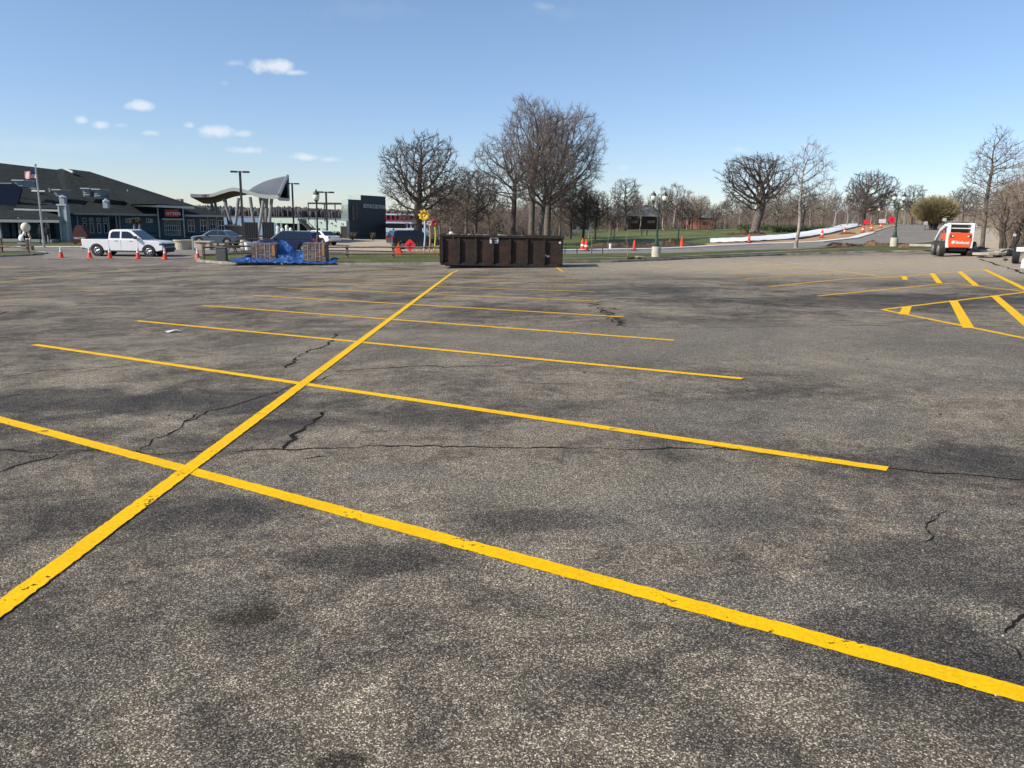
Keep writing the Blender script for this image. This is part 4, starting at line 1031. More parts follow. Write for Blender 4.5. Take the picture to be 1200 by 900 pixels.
def letters(txt, p0_, dirv_, size, m, parent, up=Vector((0, 0, 1)), depth=.02):
    cu = bpy.data.curves.new('lettering', 'FONT'); cu.body = txt; cu.size = size; cu.extrude = depth; cu.offset = size*.012
    to = bpy.data.objects.new('tmp', cu); dg = bpy.context.evaluated_depsgraph_get(); col.objects.link(to); dg.update()
    me = bpy.data.meshes.new_from_object(to.evaluated_get(dg)); col.objects.unlink(to); bpy.data.objects.remove(to)
    n_ = dirv_.cross(up).normalized(); M_ = Matrix((dirv_, up, n_)).transposed().to_4x4(); M_.translation = p0_
    off = Vector(parent.location)+(Vector(parent.parent.location) if parent.parent else Vector((0, 0, 0)))
    if parent.type == 'MESH' and parent.parent: off = Vector(parent.parent.location)
    me.transform(Matrix.Translation(-off) @ M_); me.materials.clear(); me.materials.append(m)
    o = bpy.data.objects.new('lettering', me); col.objects.link(o); o.parent = parent; kids.setdefault(parent.name, []).append(o); return o
def letters_local(txt, p, dirv_, size, m, parent, depth=.01):
    cu = bpy.data.curves.new('lettering', 'FONT'); cu.body = txt; cu.size = size; cu.extrude = depth; cu.offset = size*.02
    to = bpy.data.objects.new('tmp', cu); dg = bpy.context.evaluated_depsgraph_get(); col.objects.link(to); dg.update()
    me = bpy.data.meshes.new_from_object(to.evaluated_get(dg)); col.objects.unlink(to); bpy.data.objects.remove(to)
    up = Vector((0, 0, 1)); n_ = dirv_.cross(up).normalized(); M_ = Matrix((dirv_, up, n_)).transposed().to_4x4(); M_.translation = p
    me.transform(M_); me.materials.clear(); me.materials.append(m)
    o = bpy.data.objects.new('lettering', me); col.objects.link(o); o.parent = parent; kids.setdefault(parent.name, []).append(o); return o
fd = (fac(206)-fac(190)).normalized()
pp = fac(191.0, 1.33); pp.z = zat(191, 251.8, pp.y); letters("OTTO'S", pp, fd, .42, M_letter, sg)
# benches and dark shapes before the entry, red trailer and gathering on the left
q = PD(97, 73); t = thing('food_cart', 'dark red peaked roof food cart on the grass behind the white pickup', 'food cart', q, R(3))
M_dred = mat('deep_red_paint', (.05, .006, .010), .7)
b = MB(); b.box((0, 0, .55), (1.3, .9, .45)); b.build('body', M_dred, t); b = MB(); b.prism([(-.75, .78), (.75, .78), (.28, 1.75), (-.28, 1.75)], -.45, .45); b.build('peaked_roof', M_dred, t)
b = MB(); b.box((0, 0, .28), (1.35, .95, .12)); b.build('chassis', M_blk, t)
for s_ in (-.45, .45):
    b = MB(); b.tube((s_, -.5, .17), (s_, -.4, .17), .17, n=14); b.build('wheel', M_blk, t)
letters_local('WATERS', Vector((-.52, -.47, .50)), Vector((1, 0, 0)), .27, M_letter, t)
for (px, D, w_, h_, lb) in [(163, 79, .55, 1.8, 'dark clipped shrub left of the pair before the building'), (171, 79, .6, 1.9, 'tan and dark potted shrub right of the pair before the building')]:
    q = PD(px-4 if px < 165 else px-6, D); t = thing('potted_shrub', lb, 'shrub', q)
    b = MB(); b.tube((0, 0, 0), (0, 0, 2.0), .13, .11, 10); b.build('trunk', M_trimd, t)
    b = MB()
    for i in range(60):
        a_ = rnd.uniform(0, 6.28); r_ = rnd.uniform(0, .35); b.ball((r_*math.cos(a_), r_*math.sin(a_), 2.15+rnd.uniform(-.22, .25)), .10, 6)
    b.build('foliage', mat('dry_foliage', (.05, .045, .025), .9), t)
for px in (49, 52.5, 56.5):
    q = PD(px, 74); t = thing('person', {49: 'person in dark clothes standing left by the flagpole', 52.5: 'person in a dark blue jacket standing between two others by the flagpole', 56.5: 'person in black at the right of the three by the flagpole'}[px], 'person', q, rnd.uniform(-.5, .5))
    # one continuous skinned body
    V = [(0, 0, .92), (0, 0, 1.15), (0, 0, 1.38), (0, .01, 1.50), (0, .01, 1.62), (.10, 0, .88), (.11, .02, .48), (.11, 0, .07), (.12, -.14, .04), (-.10, 0, .88), (-.11, -.02, .48), (-.11, .03, .07), (-.12, -.12, .04),
         (.19, 0, 1.40), (.25, .01, 1.13), (.24, -.06, .88), (-.19, 0, 1.40), (-.25, .01, 1.13), (-.24, -.05, .88), (.245, -.08, .80), (-.245, -.07, .80)]
    Ed = [(0, 1), (1, 2), (2, 3), (3, 4), (0, 5), (5, 6), (6, 7), (7, 8), (0, 9), (9, 10), (10, 11), (11, 12), (2, 13), (13, 14), (14, 15), (2, 16), (16, 17), (17, 18), (15, 19), (18, 20)]
    Ra = [.15, .15, .15, .055, .10, .09, .065, .045, .04, .09, .065, .045, .04, .07, .05, .035, .07, .05, .035, .03, .03]
    me = bpy.data.meshes.new('body'); me.from_pydata(V, Ed, []); me.materials.append(mat('dark_clothes', (.02, .025, .05) if px == 52.5 else (.018, .018, .02), .9))
    o = bpy.data.objects.new('body', me); col.objects.link(o); o.parent = t; kids.setdefault(t.name, []).append(o)
    m_ = o.modifiers.new('skin', 'SKIN'); m_.use_smooth_shade = True
    for i, r_ in enumerate(Ra): me.skin_vertices[0].data[i].radius = (r_, r_*.8)
    me.skin_vertices[0].data[0].use_root = True
    s_ = o.modifiers.new('sub', 'SUBSURF'); s_.levels = 1; s_.render_levels = 1
    b = MB(); b.ball((0, .03, 1.70), .105, 10, (1, 1, .9)); b.build('hair', M_blk, t, smooth=True)
# cream round head figure
q = PD(31.5, 62); t = thing('statue', 'statue with a big round cream head and white body on the walk by the flagpole', 'statue', q)
M_crm = mat('cream_fibreglass', (.74, .64, .46), .5, var=.06); M_wht = mat('white_fibreglass', (.78, .77, .75), .5, var=.04)
b = MB(); b.ball((.10, 0, 1.82), .34, 18, (1, 1, 1.12)); b.build('head', M_crm, t, smooth=True)
b = MB(); b.ball((-.26, 0, .95), .26, 14, (1.05, .9, 1.25)); b.tube((-.12, 0, 1.1), (.0, 0, 1.55), .14, .1, 10); b.build('torso', M_wht, t, smooth=True)
b = MB(); b.ball((-.05, -.05, 1.05), .12, 10, (.8, 1, 2.0)); b.box((-.28, 0, .72), (.50, .42, .05)); b.build('dark_vest', M_blk, t)
b = MB(); b.tube((.26, 0, 1.45), (.40, -.02, 1.0), .09, .08, 10); b.tube((.40, -.02, 1.02), (.36, -.05, .72), .08, .06, 10); b.build('arm', mat('pinkish_arm', (.6, .42, .33), .6), t, smooth=True)
b = MB(); b.tube((.14, 0, .95), (.18, 0, .42), .15, .11, 12); b.build('leg', M_wht, t, smooth=True)
b = MB(); b.box((-.22, 0, .55), (.70, .45, .18)); b.box((.25, 0, .2), (.5, .4, .34)); b.box((-.2, 0, .22), (.3, .3, .44)); b.build('plinth', mat('grey_plinth', (.22, .19, .18), .8), t, bevel=.02)
# flagpole
q = PD(52, 66); t = thing('flagpole', 'white flagpole with a yardarm and stays left of the navy tower', 'flagpole', q)
Ht = W(45, 194.5, 66).z-q.z
b = MB(); b.tube((0, 0, 0), (0, 0, Ht), .10, .055, 10); b.ball((0, 0, Ht+.08), .10, 10); b.build('pole', M_galv, t)
yz = W(46, 224, 66).z-q.z; b = MB(); b.tube((-.55, 0, yz), (.55, 0, yz), .045); b.build('yardarm', M_refl, t)
b = MB()
for s_ in (-.5, .5): b.tube((s_, 0, yz), (s_*.4, 0, .9), .008, n=4)
b.build('halyard', M_steel, t)
fz = W(45, 208, 66).z-q.z; f = thing('flag', 'red white and blue striped flag with stars flying left from the pole', 'flag', (q.x, q.y, q.z+fz), 0)
fw_, fh_ = .95, .62
def fl(u, v): return (-.07-u*fw_, .07*math.sin(u*8+v), (v-.12)*fh_+.04*math.sin(u*7)-.05*u)
def patch(nm, m, u0, u1, v0, v1, off=0, par=None):
    b = MB(); n_ = 10
    for i in range(n_+1):
        for j in (0, 1):
            x, y, z = fl(u0+(u1-u0)*i/n_, v0+(v1-v0)*j); b.v.append((x, y+off, z))
    b.f = [(2*i, 2*i+1, 2*i+3, 2*i+2) for i in range(n_)]
    return b.build(nm, m, par or f, thick=.004+abs(off)*.0)
M_fr, M_fb = mat('flag_red', (.50, .03, .05), .8), mat('flag_blue', (.03, .04, .16), .8)
for i in range(13): patch('stripe', M_fr if i % 2 == 0 else M_refl, .4 if i >= 6 else 0, 1, i/13, (i+1)/13) if i >= 6 else patch('stripe', M_fr if i % 2 == 0 else M_refl, 0, 1, i/13, (i+1)/13)
cn = patch('canton', M_fb, 0, .4, 6/13, 1)
b = MB()
for r in range(9):
    for c_ in range(6 if r % 2 == 0 else 5):
        u = .4*((c_+.5+(0 if r % 2 == 0 else .5))/6); v = 6/13+(7/13)*(r+.5)/9; x, y, z = fl(u, v); b.ball((x, y-.006, z), .010, 4)
b.build('stars', M_refl, cn)

# ================================================================== wavy pavilion
M_pv = mat('grey_zinc_roof', (.26, .27, .26), .45, .2, var=.1); M_pv2 = mat('blue_grey_panels', (.085, .095, .11), .7, 0, var=.1)
M_soff = mat('cedar_soffit', (.16, .075, .05), .7, var=.2); M_pcol = mat('grey_concrete_columns', (.25, .26, .26), .7)
pv = thing('pavilion', 'wavy winged roof pavilion on slanted grey columns beyond the building', 'pavilion', PD(280, 110))
kq = lambda x: 1-.20*max(0, min(1, (x-250)/80))
Fc = [W(x, y, d*kq(x)) for x, y, d in [(223, 227.0, 104), (236, 227.6, 104), (248, 226.8, 104), (260, 223, 104), (272, 219.8, 104), (283, 221.2, 104), (293, 224, 104), (303, 226.8, 104), (313, 228.2, 104), (327, 228.4, 104)]]
Bc = [W(x, y, d*kq(x)) for x, y, d in [(238, 234.5, 117), (246, 235, 117), (255, 233, 117), (265, 229.5, 118), (276, 226.0, 118), (290, 223.6, 119), (297, 219.0, 119), (309, 213.0, 120), (322, 209, 120), (337, 206, 120)]]
def loft(A, B, n=8, dz=0, sag=0):
    b = MB()
    for i in range(len(A)):
        for j in range(n+1):
            p = A[i].lerp(B[i], j/n); b.v.append((p.x, p.y, p.z+dz-sag*math.sin(math.pi*j/n)))
    for i in range(len(A)-1):
        for j in range(n): a = i*(n+1)+j; b.f.append((a, a+1, a+n+2, a+n+1))
    return b
def dens(P, k=4):
    out = []
    for i in range(len(P)-1):
        p0_, p1_, p2_, p3_ = P[max(0, i-1)], P[i], P[i+1], P[min(len(P)-1, i+2)]
        for j in range(k):
            t_ = j/k; out.append(.5*((2*p1_)+(-p0_+p2_)*t_+(2*p0_-5*p1_+4*p2_-p3_)*t_*t_+(-p0_+3*p1_-3*p2_+p3_)*t_**3))
    return out+[P[-1]]
Fd, Bd = dens(Fc), dens(Bc)
k6 = 20
loft(Fd[:k6+1], Bd[:k6+1]).build('roof_west', M_pv, pv, world=True, smooth=True); loft(Fd[k6:], Bd[k6:], sag=.3).build('roof_east', M_pv2, pv, world=True, smooth=True)
Fl = [p-Vector((0, 0, .42)) for p in Fd]; Bl = [p-Vector((0, 0, .5)) for p in Bd]
for i, p in enumerate(Bl):
    s_ = max(0, (i-k6)/(len(Bl)-1-k6)); Bl[i] = Vector((p.x, p.y, p.z-2.3*s_))
loft(Fl, Bl).build('soffit', M_soff, pv, world=True, smooth=True)
b = MB()
for A, B_ in ((Fd, Fl), (Bd, Bl)):
    k_ = len(b.v)
    for p, q_ in zip(A, B_): b.v += [tuple(p), tuple(q_)]
    b.f += [(k_+2*i, k_+2*i+1, k_+2*i+3, k_+2*i+2) for i in range(len(A)-1)]
for i in (0, -1): b.poly([Fd[i], Bd[i], Bl[i], Fl[i]] if i == 0 else [Fd[i]+Vector((0, 0, .01)), Fl[i], Fl[i].lerp(Bl[i], .15), Fd[i].lerp(Bd[i], .1)])
part('roof_edge', b, M_pv, pv)
b = MB(); b.tube(Bd[-1], Bl[-1], .18, n=6); b.tube(Bd[-1], Fd[-1], .18, n=6); b.tube(Bl[-1], Fl[-1], .18, n=6); part('end_frame', b, M_pv, pv)
for (x0, y0, x1, y1, D) in [(246, 232, 251, 250, 108), (251, 232, 254, 248, 114), (262, 232, 273, 268, 107), (264, 233, 268, 262, 114), (279.5, 232, 275.5, 268, 108), (293, 231, 298, 266, 107), (305, 231, 309, 262, 114), (309.5, 231, 303, 272, 107), (318.5, 231, 315, 268, 109), (313, 231, 311, 262, 114)]:
    D *= kq(x0); a_, c_ = W(x0, y0, D), W(x1, y1, D); c_ = a_+(c_-a_)*((a_.z+1.7)/(a_.z-c_.z)); b = MB(); b.tube(a_, c_, .20, .17, 10); part('column', b, M_pcol, pv)
q = PD(280, 105); 
for (x0, x1, y0, D, m, lb) in [(288, 303, 260.5, 84, M_steel, 'dark slatted screen panel under the pavilion, left one'), (309, 322, 260.5, 81, M_steel, 'dark slatted screen panel under the pavilion, right one')]:
    a, c_ = PD(x0, D), PD(x1, D); zt = W(x0, y0, D).z; t = thing('screen_panel', lb, 'screen', a, 0, 'dark screens under the pavilion'); b = MB()
    b.box(((c_.x-a.x)/2, 0, (zt-a.z)/2), (c_.x-a.x, .1, zt-a.z)); b.build('panel', M_steel, t); b = MB(); n_ = 6
    for i in range(n_+1): b.box(((c_.x-a.x)*i/n_, -.08, (zt-a.z)/2), (.08, .06, zt-a.z+.1))
    b.build('slats', M_plast, t)
a, c_ = PD(263, 92), PD(288, 90); t = thing('low_wall', 'low tan wall with a pale cap under the pavilion columns', 'wall', a); b = MB(); b.box(((c_.x-a.x)/2, 0, .8), (c_.x-a.x, .4, 1.6)); b.build('wall', mat('tan_wall', (.22, .17, .13)), t); b = MB(); b.box(((c_.x-a.x)/2, 0, 1.66), (c_.x-a.x+.2, .6, .14)); b.build('cap', M_conc, t)

# ================================================================== mint and black park building
M_mint = mat('pale_mint_cladding', (.34, .43, .385), .7, var=.06, scale=1.5); M_blkc = mat('blue_black_cladding', (.016, .028, .038), .55, var=.1)
mb = thing('park_building', 'mint green and blue black two storey park building with white lettering', 'building', PD(409, 108))
C0 = PD(409.5, 108)
def col_box(name, A, B, back, z0, z1, m, par=mb):
    """prism over A,B and the two points behind them"""
    b = MB(); b.prism([(A.x, A.y), (B.x, B.y), (B.x+back.x, B.y+back.y), (A.x+back.x, A.y+back.y)], z0, z1, axis='z'); return part(name, b, m, par)
def ZZ(px, py, D): return W(px, py, D).z
gA, gB = PD(360, 124), PD(409, 112)
dL = (gB-gA).normalized(); nb = Vector((-dL.y, dL.x, 0))
if nb.y < 0: nb = -nb
col_box('ground_wing', gA, gB, Vector((gB.x, gB.y, 0)).normalized()*7, -2.5, ZZ(400, 258.6, 114), M_mint)
tA, tB, tC = PD(409.8, 109), PD(424.5, 112), PD(452.5, 118)
dT = (tC-tA).normalized(); nb2 = Vector((-dT.y, dT.x, 0))
if nb2.y < 0: nb2 = -nb2
lA = PD(401.5, 118)
b = MB(); b.prism([(tA.x, tA.y), (tB.x, tB.y), (tB.x*1.05, tB.y*1.05), (lA.x, lA.y)], -2.5, ZZ(412, 233.6, 109), axis='z'); part('stair_tower', b, M_blkc, mb)
b = MB(); k1_ = lA.lerp(tA, .02)-Vector((.05, .05, 0)); k2_ = tA+Vector((-.06, -.04, 0)); z_a, z_b = ZZ(405, 258, 113), ZZ(405, 233.4, 112)
b.poly([(k1_.x, k1_.y, z_a), (k2_.x, k2_.y, z_a), (k2_.x, k2_.y, z_b), (k1_.x, k1_.y, z_b)]); pn = part('mint_side', b, M_mint, mb, thick=.06)
b = MB(); zc = ZZ(405, 240, 112); b.poly([(k1_.x-.05, k1_.y-.05, z_a+.1), (k2_.x-.05, k2_.y-.05, z_a+.1), (k2_.x-.05, k2_.y-.05, zc), (k1_.x-.05, k1_.y-.05, zc)]); b.build('side_glazing', mat('pale_green_glass', (.22, .29, .27), .15), pn, world=True, thick=.03)
b = MB(); b.prism([(tB.x, tB.y), (tC.x, tC.y), (tC.x*1.06, tC.y*1.06), (tB.x*1.06, tB.y*1.06)], -2.6, ZZ(424, 228.6, 112), axis='z'); bt = part('sign_tower', b, M_blkc, mb)
q1 = PD(410, 116.5); q2_ = Vector((tB.x-.05, tB.y+.2, 0)); b = MB(); b.poly([(q1.x, q1.y, ZZ(412, 235, 114)), (q2_.x, q2_.y, ZZ(412, 235, 112)), (q2_.x, q2_.y, ZZ(424, 228.8, 112)), (q1.x, q1.y, ZZ(410, 228.2, 116))]); part('mint_parapet', b, M_mint, mb, thick=.2)
b = MB()
d_ = (tB-tA).normalized(); n2 = Vector((d_.y, -d_.x, 0))
for s0, s1, y0, y1 in ((.22, .40, 241, 258), (.5, .62, 240, 256)):
    a = tA.lerp(tB, s0)+n2*.05; c_ = tA.lerp(tB, s1)+n2*.05; b.poly([(a.x, a.y, ZZ(415, y1, 110)), (c_.x, c_.y, ZZ(415, y1, 110)), (c_.x, c_.y, ZZ(415, y0, 110)), (a.x, a.y, ZZ(415, y0, 110))])
part('tower_glazing', b, mat('grey_reflecting_glass', (.10, .10, .09), .15), mb, thick=.03)
a = gB.lerp(gA, .03)-nb*.05; c_ = gB.lerp(gA, .17)-nb*.05
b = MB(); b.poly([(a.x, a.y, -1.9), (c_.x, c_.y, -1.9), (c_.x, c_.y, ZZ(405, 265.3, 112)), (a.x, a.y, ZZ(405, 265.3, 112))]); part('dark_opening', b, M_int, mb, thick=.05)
for f0, f1, m in ((.48, .585, M_galv), (.66, .72, M_plast)):
    a = gB.lerp(gA, f0)-nb*.05; c_ = gB.lerp(gA, f1)-nb*.05; b = MB(); b.poly([(a.x, a.y, -1.95), (c_.x, c_.y, -1.95), (c_.x, c_.y, ZZ(386, 268, 117)), (a.x, a.y, ZZ(386, 268, 117))]); part('door', b, m, mb, thick=.05)
for f0, y in ((.12, 262.3), (.36, 262), (.28, 264.8), (.62, 261.8)):
    a = gB.lerp(gA, f0)-nb*.12; b = MB(); b.box((a.x, a.y, ZZ(400, y, 114)), (.34, .2, .12)); part('wall_lamp', b, M_plast, mb)
# canopy right of the tower
a = Vector(tC); b = MB(); b.box((a.x+1.8, a.y-1, ZZ(460, 264.5, 117)), (2.6, 2.2, .7)); part('side_canopy', b, M_steel, mb)
b = MB(); b.box((a.x+1.4, a.y-1.6, ZZ(458, 274, 117)-.3), (.22, .22, 2.2)); part('canopy_post', b, M_steel, mb)
pt = tB.lerp(tC, .05)+(Vector((dT.y, -dT.x, 0)))*.10; pt.z = ZZ(425, 243.4, 112); letters('REYNOLDS PARK', pt, dT, .80, M_letter, bt)
# roof terrace frame
zt, zb = ZZ(380, 238.2, 118), ZZ(380, 258, 118)
b = MB(); fA, fB2 = PD(362.5, 121), PD(400, 114)
b.tube((fA.x, fA.y, zt), (fB2.x, fB2.y, zt-.05), .13, n=6); b.tube((fA.x+1, fA.y+5, zt), (fB2.x+1, fB2.y+5, zt), .11, n=6)
for f0 in (0, .52, .84): p = fA.lerp(fB2, f0); b.tube((p.x, p.y, zb-.2), (p.x, p.y, zt), .10, n=6); b.tube((p.x, p.y, zt), (p.x+1, p.y+5, zt), .08, n=6)
part('terrace_frame', b, M_steel, mb)
# stair and left low wing
b = MB(); sA, sB = PD(352, 121), PD(372, 117)
z1_, z0_ = ZZ(352, 257, 121), ZZ(372, 276, 117)
n_ = 12
for i in range(n_):
    p = sA.lerp(sB, (i+.5)/n_); b.box((p.x, p.y, z1_+(z0_-z1_)*(i+.5)/n_), (.42, 1.6, .08))
b.tube((sA.x, sA.y-.8, z1_), (sB.x, sB.y-.8, z0_), .16, n=4); b.tube((sA.x, sA.y-.8, z1_+.9), (sB.x, sB.y-.8, z0_+.9), .06, n=4); b.tube((sA.x, sA.y+.8, z1_), (sB.x, sB.y+.8, z0_), .16, n=4)
for i in range(6): p = sA.lerp(sB, i/5); zz_ = z1_+(z0_-z1_)*i/5; b.tube((p.x, p.y-.8, zz_), (p.x, p.y-.8, zz_+.9), .04, n=4)
part('outside_stair', b, M_steel, mb)
lw0, lw1 = PD(319, 128), PD(351, 123)
b = MB(); b.prism([(lw0.x, lw0.y), (lw1.x, lw1.y), (lw1.x+1, lw1.y+7), (lw0.x+1, lw0.y+7)], ZZ(330, 261.5, 126), ZZ(330, 255.6, 126), axis='z'); part('low_wing_band', b, M_mint, mb)
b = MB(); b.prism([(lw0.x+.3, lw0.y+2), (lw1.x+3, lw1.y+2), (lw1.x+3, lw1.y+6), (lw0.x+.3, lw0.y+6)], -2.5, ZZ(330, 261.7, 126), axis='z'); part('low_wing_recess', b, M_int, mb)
for f0 in (.02, .35, .97): p = lw0.lerp(lw1, f0); b = MB(); b.box((p.x, p.y+.2, -.8), (.3, .3, 2.9)); part('low_wing_post', b, M_mint, mb)
for px, h_ in ((326, 1.5), (331, 1.2), (336.5, 1.7), (341, 1.3)):
    q = PD(px, 118); t = thing('wrapped_post', {326: 'white wrapped bundle standing under the mint canopy, leftmost', 331: 'short white wrapped bundle second from left under the mint canopy', 336.5: 'tallest white wrapped bundle under the mint canopy', 341: 'white wrapped bundle rightmost under the mint canopy'}[px], 'bundle', q)
    b = MB(); b.lathe((0, 0, 0), [(.26, 0), (.34, h_*.3), (.22, h_*.6), (.27, h_*.85), (.1, h_)], 10); b.build('wrap', M_refl, t, smooth=True)
a_, c_ = PD(355, 122), PD(460, 126)
for px, w_ in ((389, 1.6), (393, 1.3), (397.5, 1.1), (413, 1.4), (437, .8)):
    q = PD(px, 104); t = thing('shrub', 'low dry shrub at the foot of the park building', 'shrub', q, 0, 'low shrubs along the park building'); b = MB()
    for i in range(110):
        a = rnd.uniform(0, 6.28); u = rnd.uniform(.2, 1.1); h_ = rnd.uniform(.4, 1.15); b.tube((0, 0, 0), (u*w_*.5*math.cos(a), u*w_*.5*math.sin(a), h_), .02, .012, 3, False)
    b.build('stems', mat('dry_shrub', (.10, .08, .05), .9), t)

# ================================================================== white paddle boat on the lake
q = W(474, 275, 225); q.z = -4.6
t = thing('excursion_boat', 'white double deck excursion boat with red trim moored behind the big oak', 'boat', q, R(8))
sc = 1.0
M_bw = mat('white_boat_paint', (.80, .80, .80), .4, var=.04); M_br = mat('red_boat_trim', (.42, .03, .05), .5); M_aqua = mat('aqua_hull_band', (.22, .45, .48), .5)
b = MB(); b.prism([(-9, -2.2), (9, -2.2), (12, 0), (9, 2.2), (-9, 2.2)], -.2, 1.6, axis='z'); b.build('hull', M_aqua, t)
b = MB(); b.prism([(-9, -2.25), (9, -2.25), (12.1, 0), (9, 2.25), (-9, 2.25)], 1.6, 2.5, axis='z'); b.build('hull_side', M_bw, t)
b = MB(); b.box((-.5, 0, 3.3), (16, 3.6, 1.5)); b.build('lower_cabin', M_bw, t)
for z, L_ in ((4.3, 18), (6.6, 15)):
    b = MB(); b.box((-.8, 0, z), (L_, 4.4, .42)); b.build('deck', M_bw, t)
for i in range(12):
    b = MB(); b.box((-7.5+i*1.25, -1.82, 3.4), (.75, .08, .95)); b.build('window', M_glass, t)
b = MB(); b.box((-.8, -2.2, 4.75), (18, .06, .28)); b.build('red_rail', M_br, t)
for i in range(13):
    b = MB(); b.box((-9+i*1.3, -2.15, 5.6), (.5, .06, 1.5)); b.build('red_canopy_panel', M_br, t)
b = MB(); b.box((5.6, 0, 6.1), (3.6, 3.2, 3.3)); b.build('wheelhouse', M_bw, t)
b = MB(); b.box((-1, 0, 5.6), (14, 3, 1.2)); b.build('upper_cabin', M_plast, t)
b = MB(); b.tube((-1, 0, 6.5), (-1, 0, 9.8), .08); b.build('mast', M_galv, t)

# ================================================================== flower sculptures
def stem(b, P, r):
    for a, c_ in zip(P, P[1:]): b.tube(a, c_, r, n=8, cap=False)
M_ystem = mat('yellow_green_stem', (.45, .42, .05), .5); M_bstem = mat('pale_blue_stem', (.38, .50, .55), .5); M_gold = mat('golden_petals', (.75, .45, .03), .45); M_dkr = mat('crimson_petals', (.30, .02, .03), .5); M_ostem = mat('tan_orange_stem', (.45, .28, .12), .5)
def flower(px, D, topy, m_st, m_pt, label, R0, petals, lean=0, k2=.0):
    q = PD(px, D); H = W(px, topy, D).z-q.z; t = thing('flower_sculpture', label, 'sculpture', q); b = MB()
    P = [(lean*math.sin(i/8*2.6), 0, H*i/8) for i in range(9)]; stem(b, P, .075); b.build('stem', m_st, t, smooth=True)
    x = P[-1][0]
    for i in range(petals):
        a = 2*math.pi*i/petals+.2; up = .6 if i % 2 else -.25
        b = MB(); c0 = Vector((x, 0, H)); d = Vector((math.cos(a), .35*math.sin(a*2), math.sin(a)*1.1+up*.2)).normalized()
        sd_ = d.cross(Vector((0, 1, 0))).normalized(); n_ = d.cross(sd_)
        ring = []
        for s_, w_ in ((0, .12), (.35, .30), (.7, .26), (1, .03)):
            for e in (-1, 1): b.v.append(tuple(c0+d*(R0*s_)+sd_*(w_*R0*e)+n_*(.12*math.sin(s_*3))))
        b.f = [(2*j, 2*j+1, 2*j+3, 2*j+2) for j in range(3)]; b.build('petal', m_pt, t, thick=.05)
    b = MB(); b.ball((x, -.05, H), R0*.32, 10); b.build('flower_centre', m_pt, t, smooth=True)
flower(496.5, 64, 252.5, M_bstem, M_gold, 'tall flower sculpture with golden petals on a pale blue stem', .50, 9, .14)
flower(503, 65, 262, M_ostem, mat('pink_white_petals', (.6, .4, .42), .5), 'flower sculpture with small pale petals on a tan stem', .26, 6, .1)
flower(508, 63, 261, M_ystem, M_dkr, 'flower sculpture with crimson petals on a yellow green stem', .32, 7, .18)
b = MB()
for i in range(260):
    a = rnd.uniform(0, 6.28); r_ = rnd.uniform(0, 1)**.6; x, y = 2.0*r_*math.cos(a), .9*r_*math.sin(a); b.tube((x, y, 0), (x+rnd.uniform(-.2, .2), y+rnd.uniform(-.1, .1), rnd.uniform(.1, .45)), .02, .008, 3, False)
o = b.build('dry_ground_cover', mat('straw', (.34, .20, .10), .9, var=.3), None); o.location = PD(504, 62); tag(o, 'dry straw coloured ground cover at the foot of the flower sculptures', 'ground cover', kind='stuff')

# ================================================================== skid steer
q = PD(1120, 47.6); t = thing('skid_steer', 'white and orange skid steer loader with big dusty tyres parked at the lot edge', 'skid steer', (q.x, q.y, q.z+.02), R(-15))
M_bor = mat('machine_orange', (.80, .10, .02), .4, var=.08)
# local: rear faces -Y (towards the camera)
b = MB(); b.box((0, .9, .55), (.95, 2.3, .5)); b.build('chassis', M_plast, t, bevel=.03)
b = MB(); b.prism([(-.60, .52), (.60, .52), (.66, 1.02), (.62, 1.40), (-.62, 1.40), (-.66, 1.02)], -.42, .25); o = b.build('rear_door', M_bor, t, bevel=.04)
letters_local('Bobcat', Vector((-.22, -.43, .74)), Vector((1, 0, 0)), .27, M_refl, o)
b = MB(); b.prism([(-.46, .80), (-.40, .94), (-.32, .90), (-.26, .95), (-.25, .84), (-.30, .76), (-.40, .72)], -.432, -.424); b.build('emblem', M_refl, o)
for s_ in (-1, 1):
    b = MB(); b.box((s_*.47, -.43, 1.20), (.18, .03, .15)); b.build('lamp', M_plast, t); b = MB(); b.box((s_*.43, -.455, 1.20), (.09, .02, .10)); b.build('lamp_glass', M_lamp, t)
    b = MB(); b.prism([(-.40, .50), (-.18, .50), (-.12, 1.2), (-.08, 1.98), (-.34, 1.98), (-.40, 1.30)], s_*.64-.09, s_*.64+.09, axis='x'); b.build('upright', M_white, t, bevel=.02)
    b = MB(); b.prism([(-.35, 1.78), (-.1, 1.92), (1.0, 1.62), (1.9, .95), (2.0, .35), (1.82, .35), (1.72, .88), (.9, 1.42), (-.1, 1.70)], s_*.80-.06, s_*.80+.06, axis='x'); b.build('lift_arm', M_white, t, bevel=.02)
    b = MB(); b.prism([(.05, 1.0), (.95, 1.0), (1.0, 1.32), (.05, 1.38)], s_*.70-.02, s_*.70+.02, axis='x'); b.build('side_panel', M_bor, t)
    for y in (.12, 1.42):
        b = MB(); b.prism([(y+.43*math.cos(a), .43+.43*math.sin(a)) for a in [2*math.pi*i/28 for i in range(28)]], s_*.84-.17, s_*.84+.17, axis='x'); wh = b.build('tyre', M_tyre, t, bevel=.05)
        b = MB()
        for i in range(18):
            a = 2*math.pi*i/18; m_ = Matrix.Translation((s_*.84, y, .43)) @ Matrix.Rotation(a, 4, 'X'); b.box((-.08, 0, .43), (.16, .07, .05), m=m_); b.box((.08, .07, .43), (.16, .07, .05), m=m_)
        b.build('tread', M_tyre, wh)
        b = MB(); b.tube((s_*.84+s_*.10, y, .43), (s_*.84+s_*.18, y, .43), .24, .20, 16); b.build('rim', M_galv, wh)
b = MB(); b.box((0, -.25, 1.66), (1.14, .10, .06)); b.box((0, -.25, 1.93), (1.30, .14, .10)); b.build('rear_crossbar', M_white, t, bevel=.02)
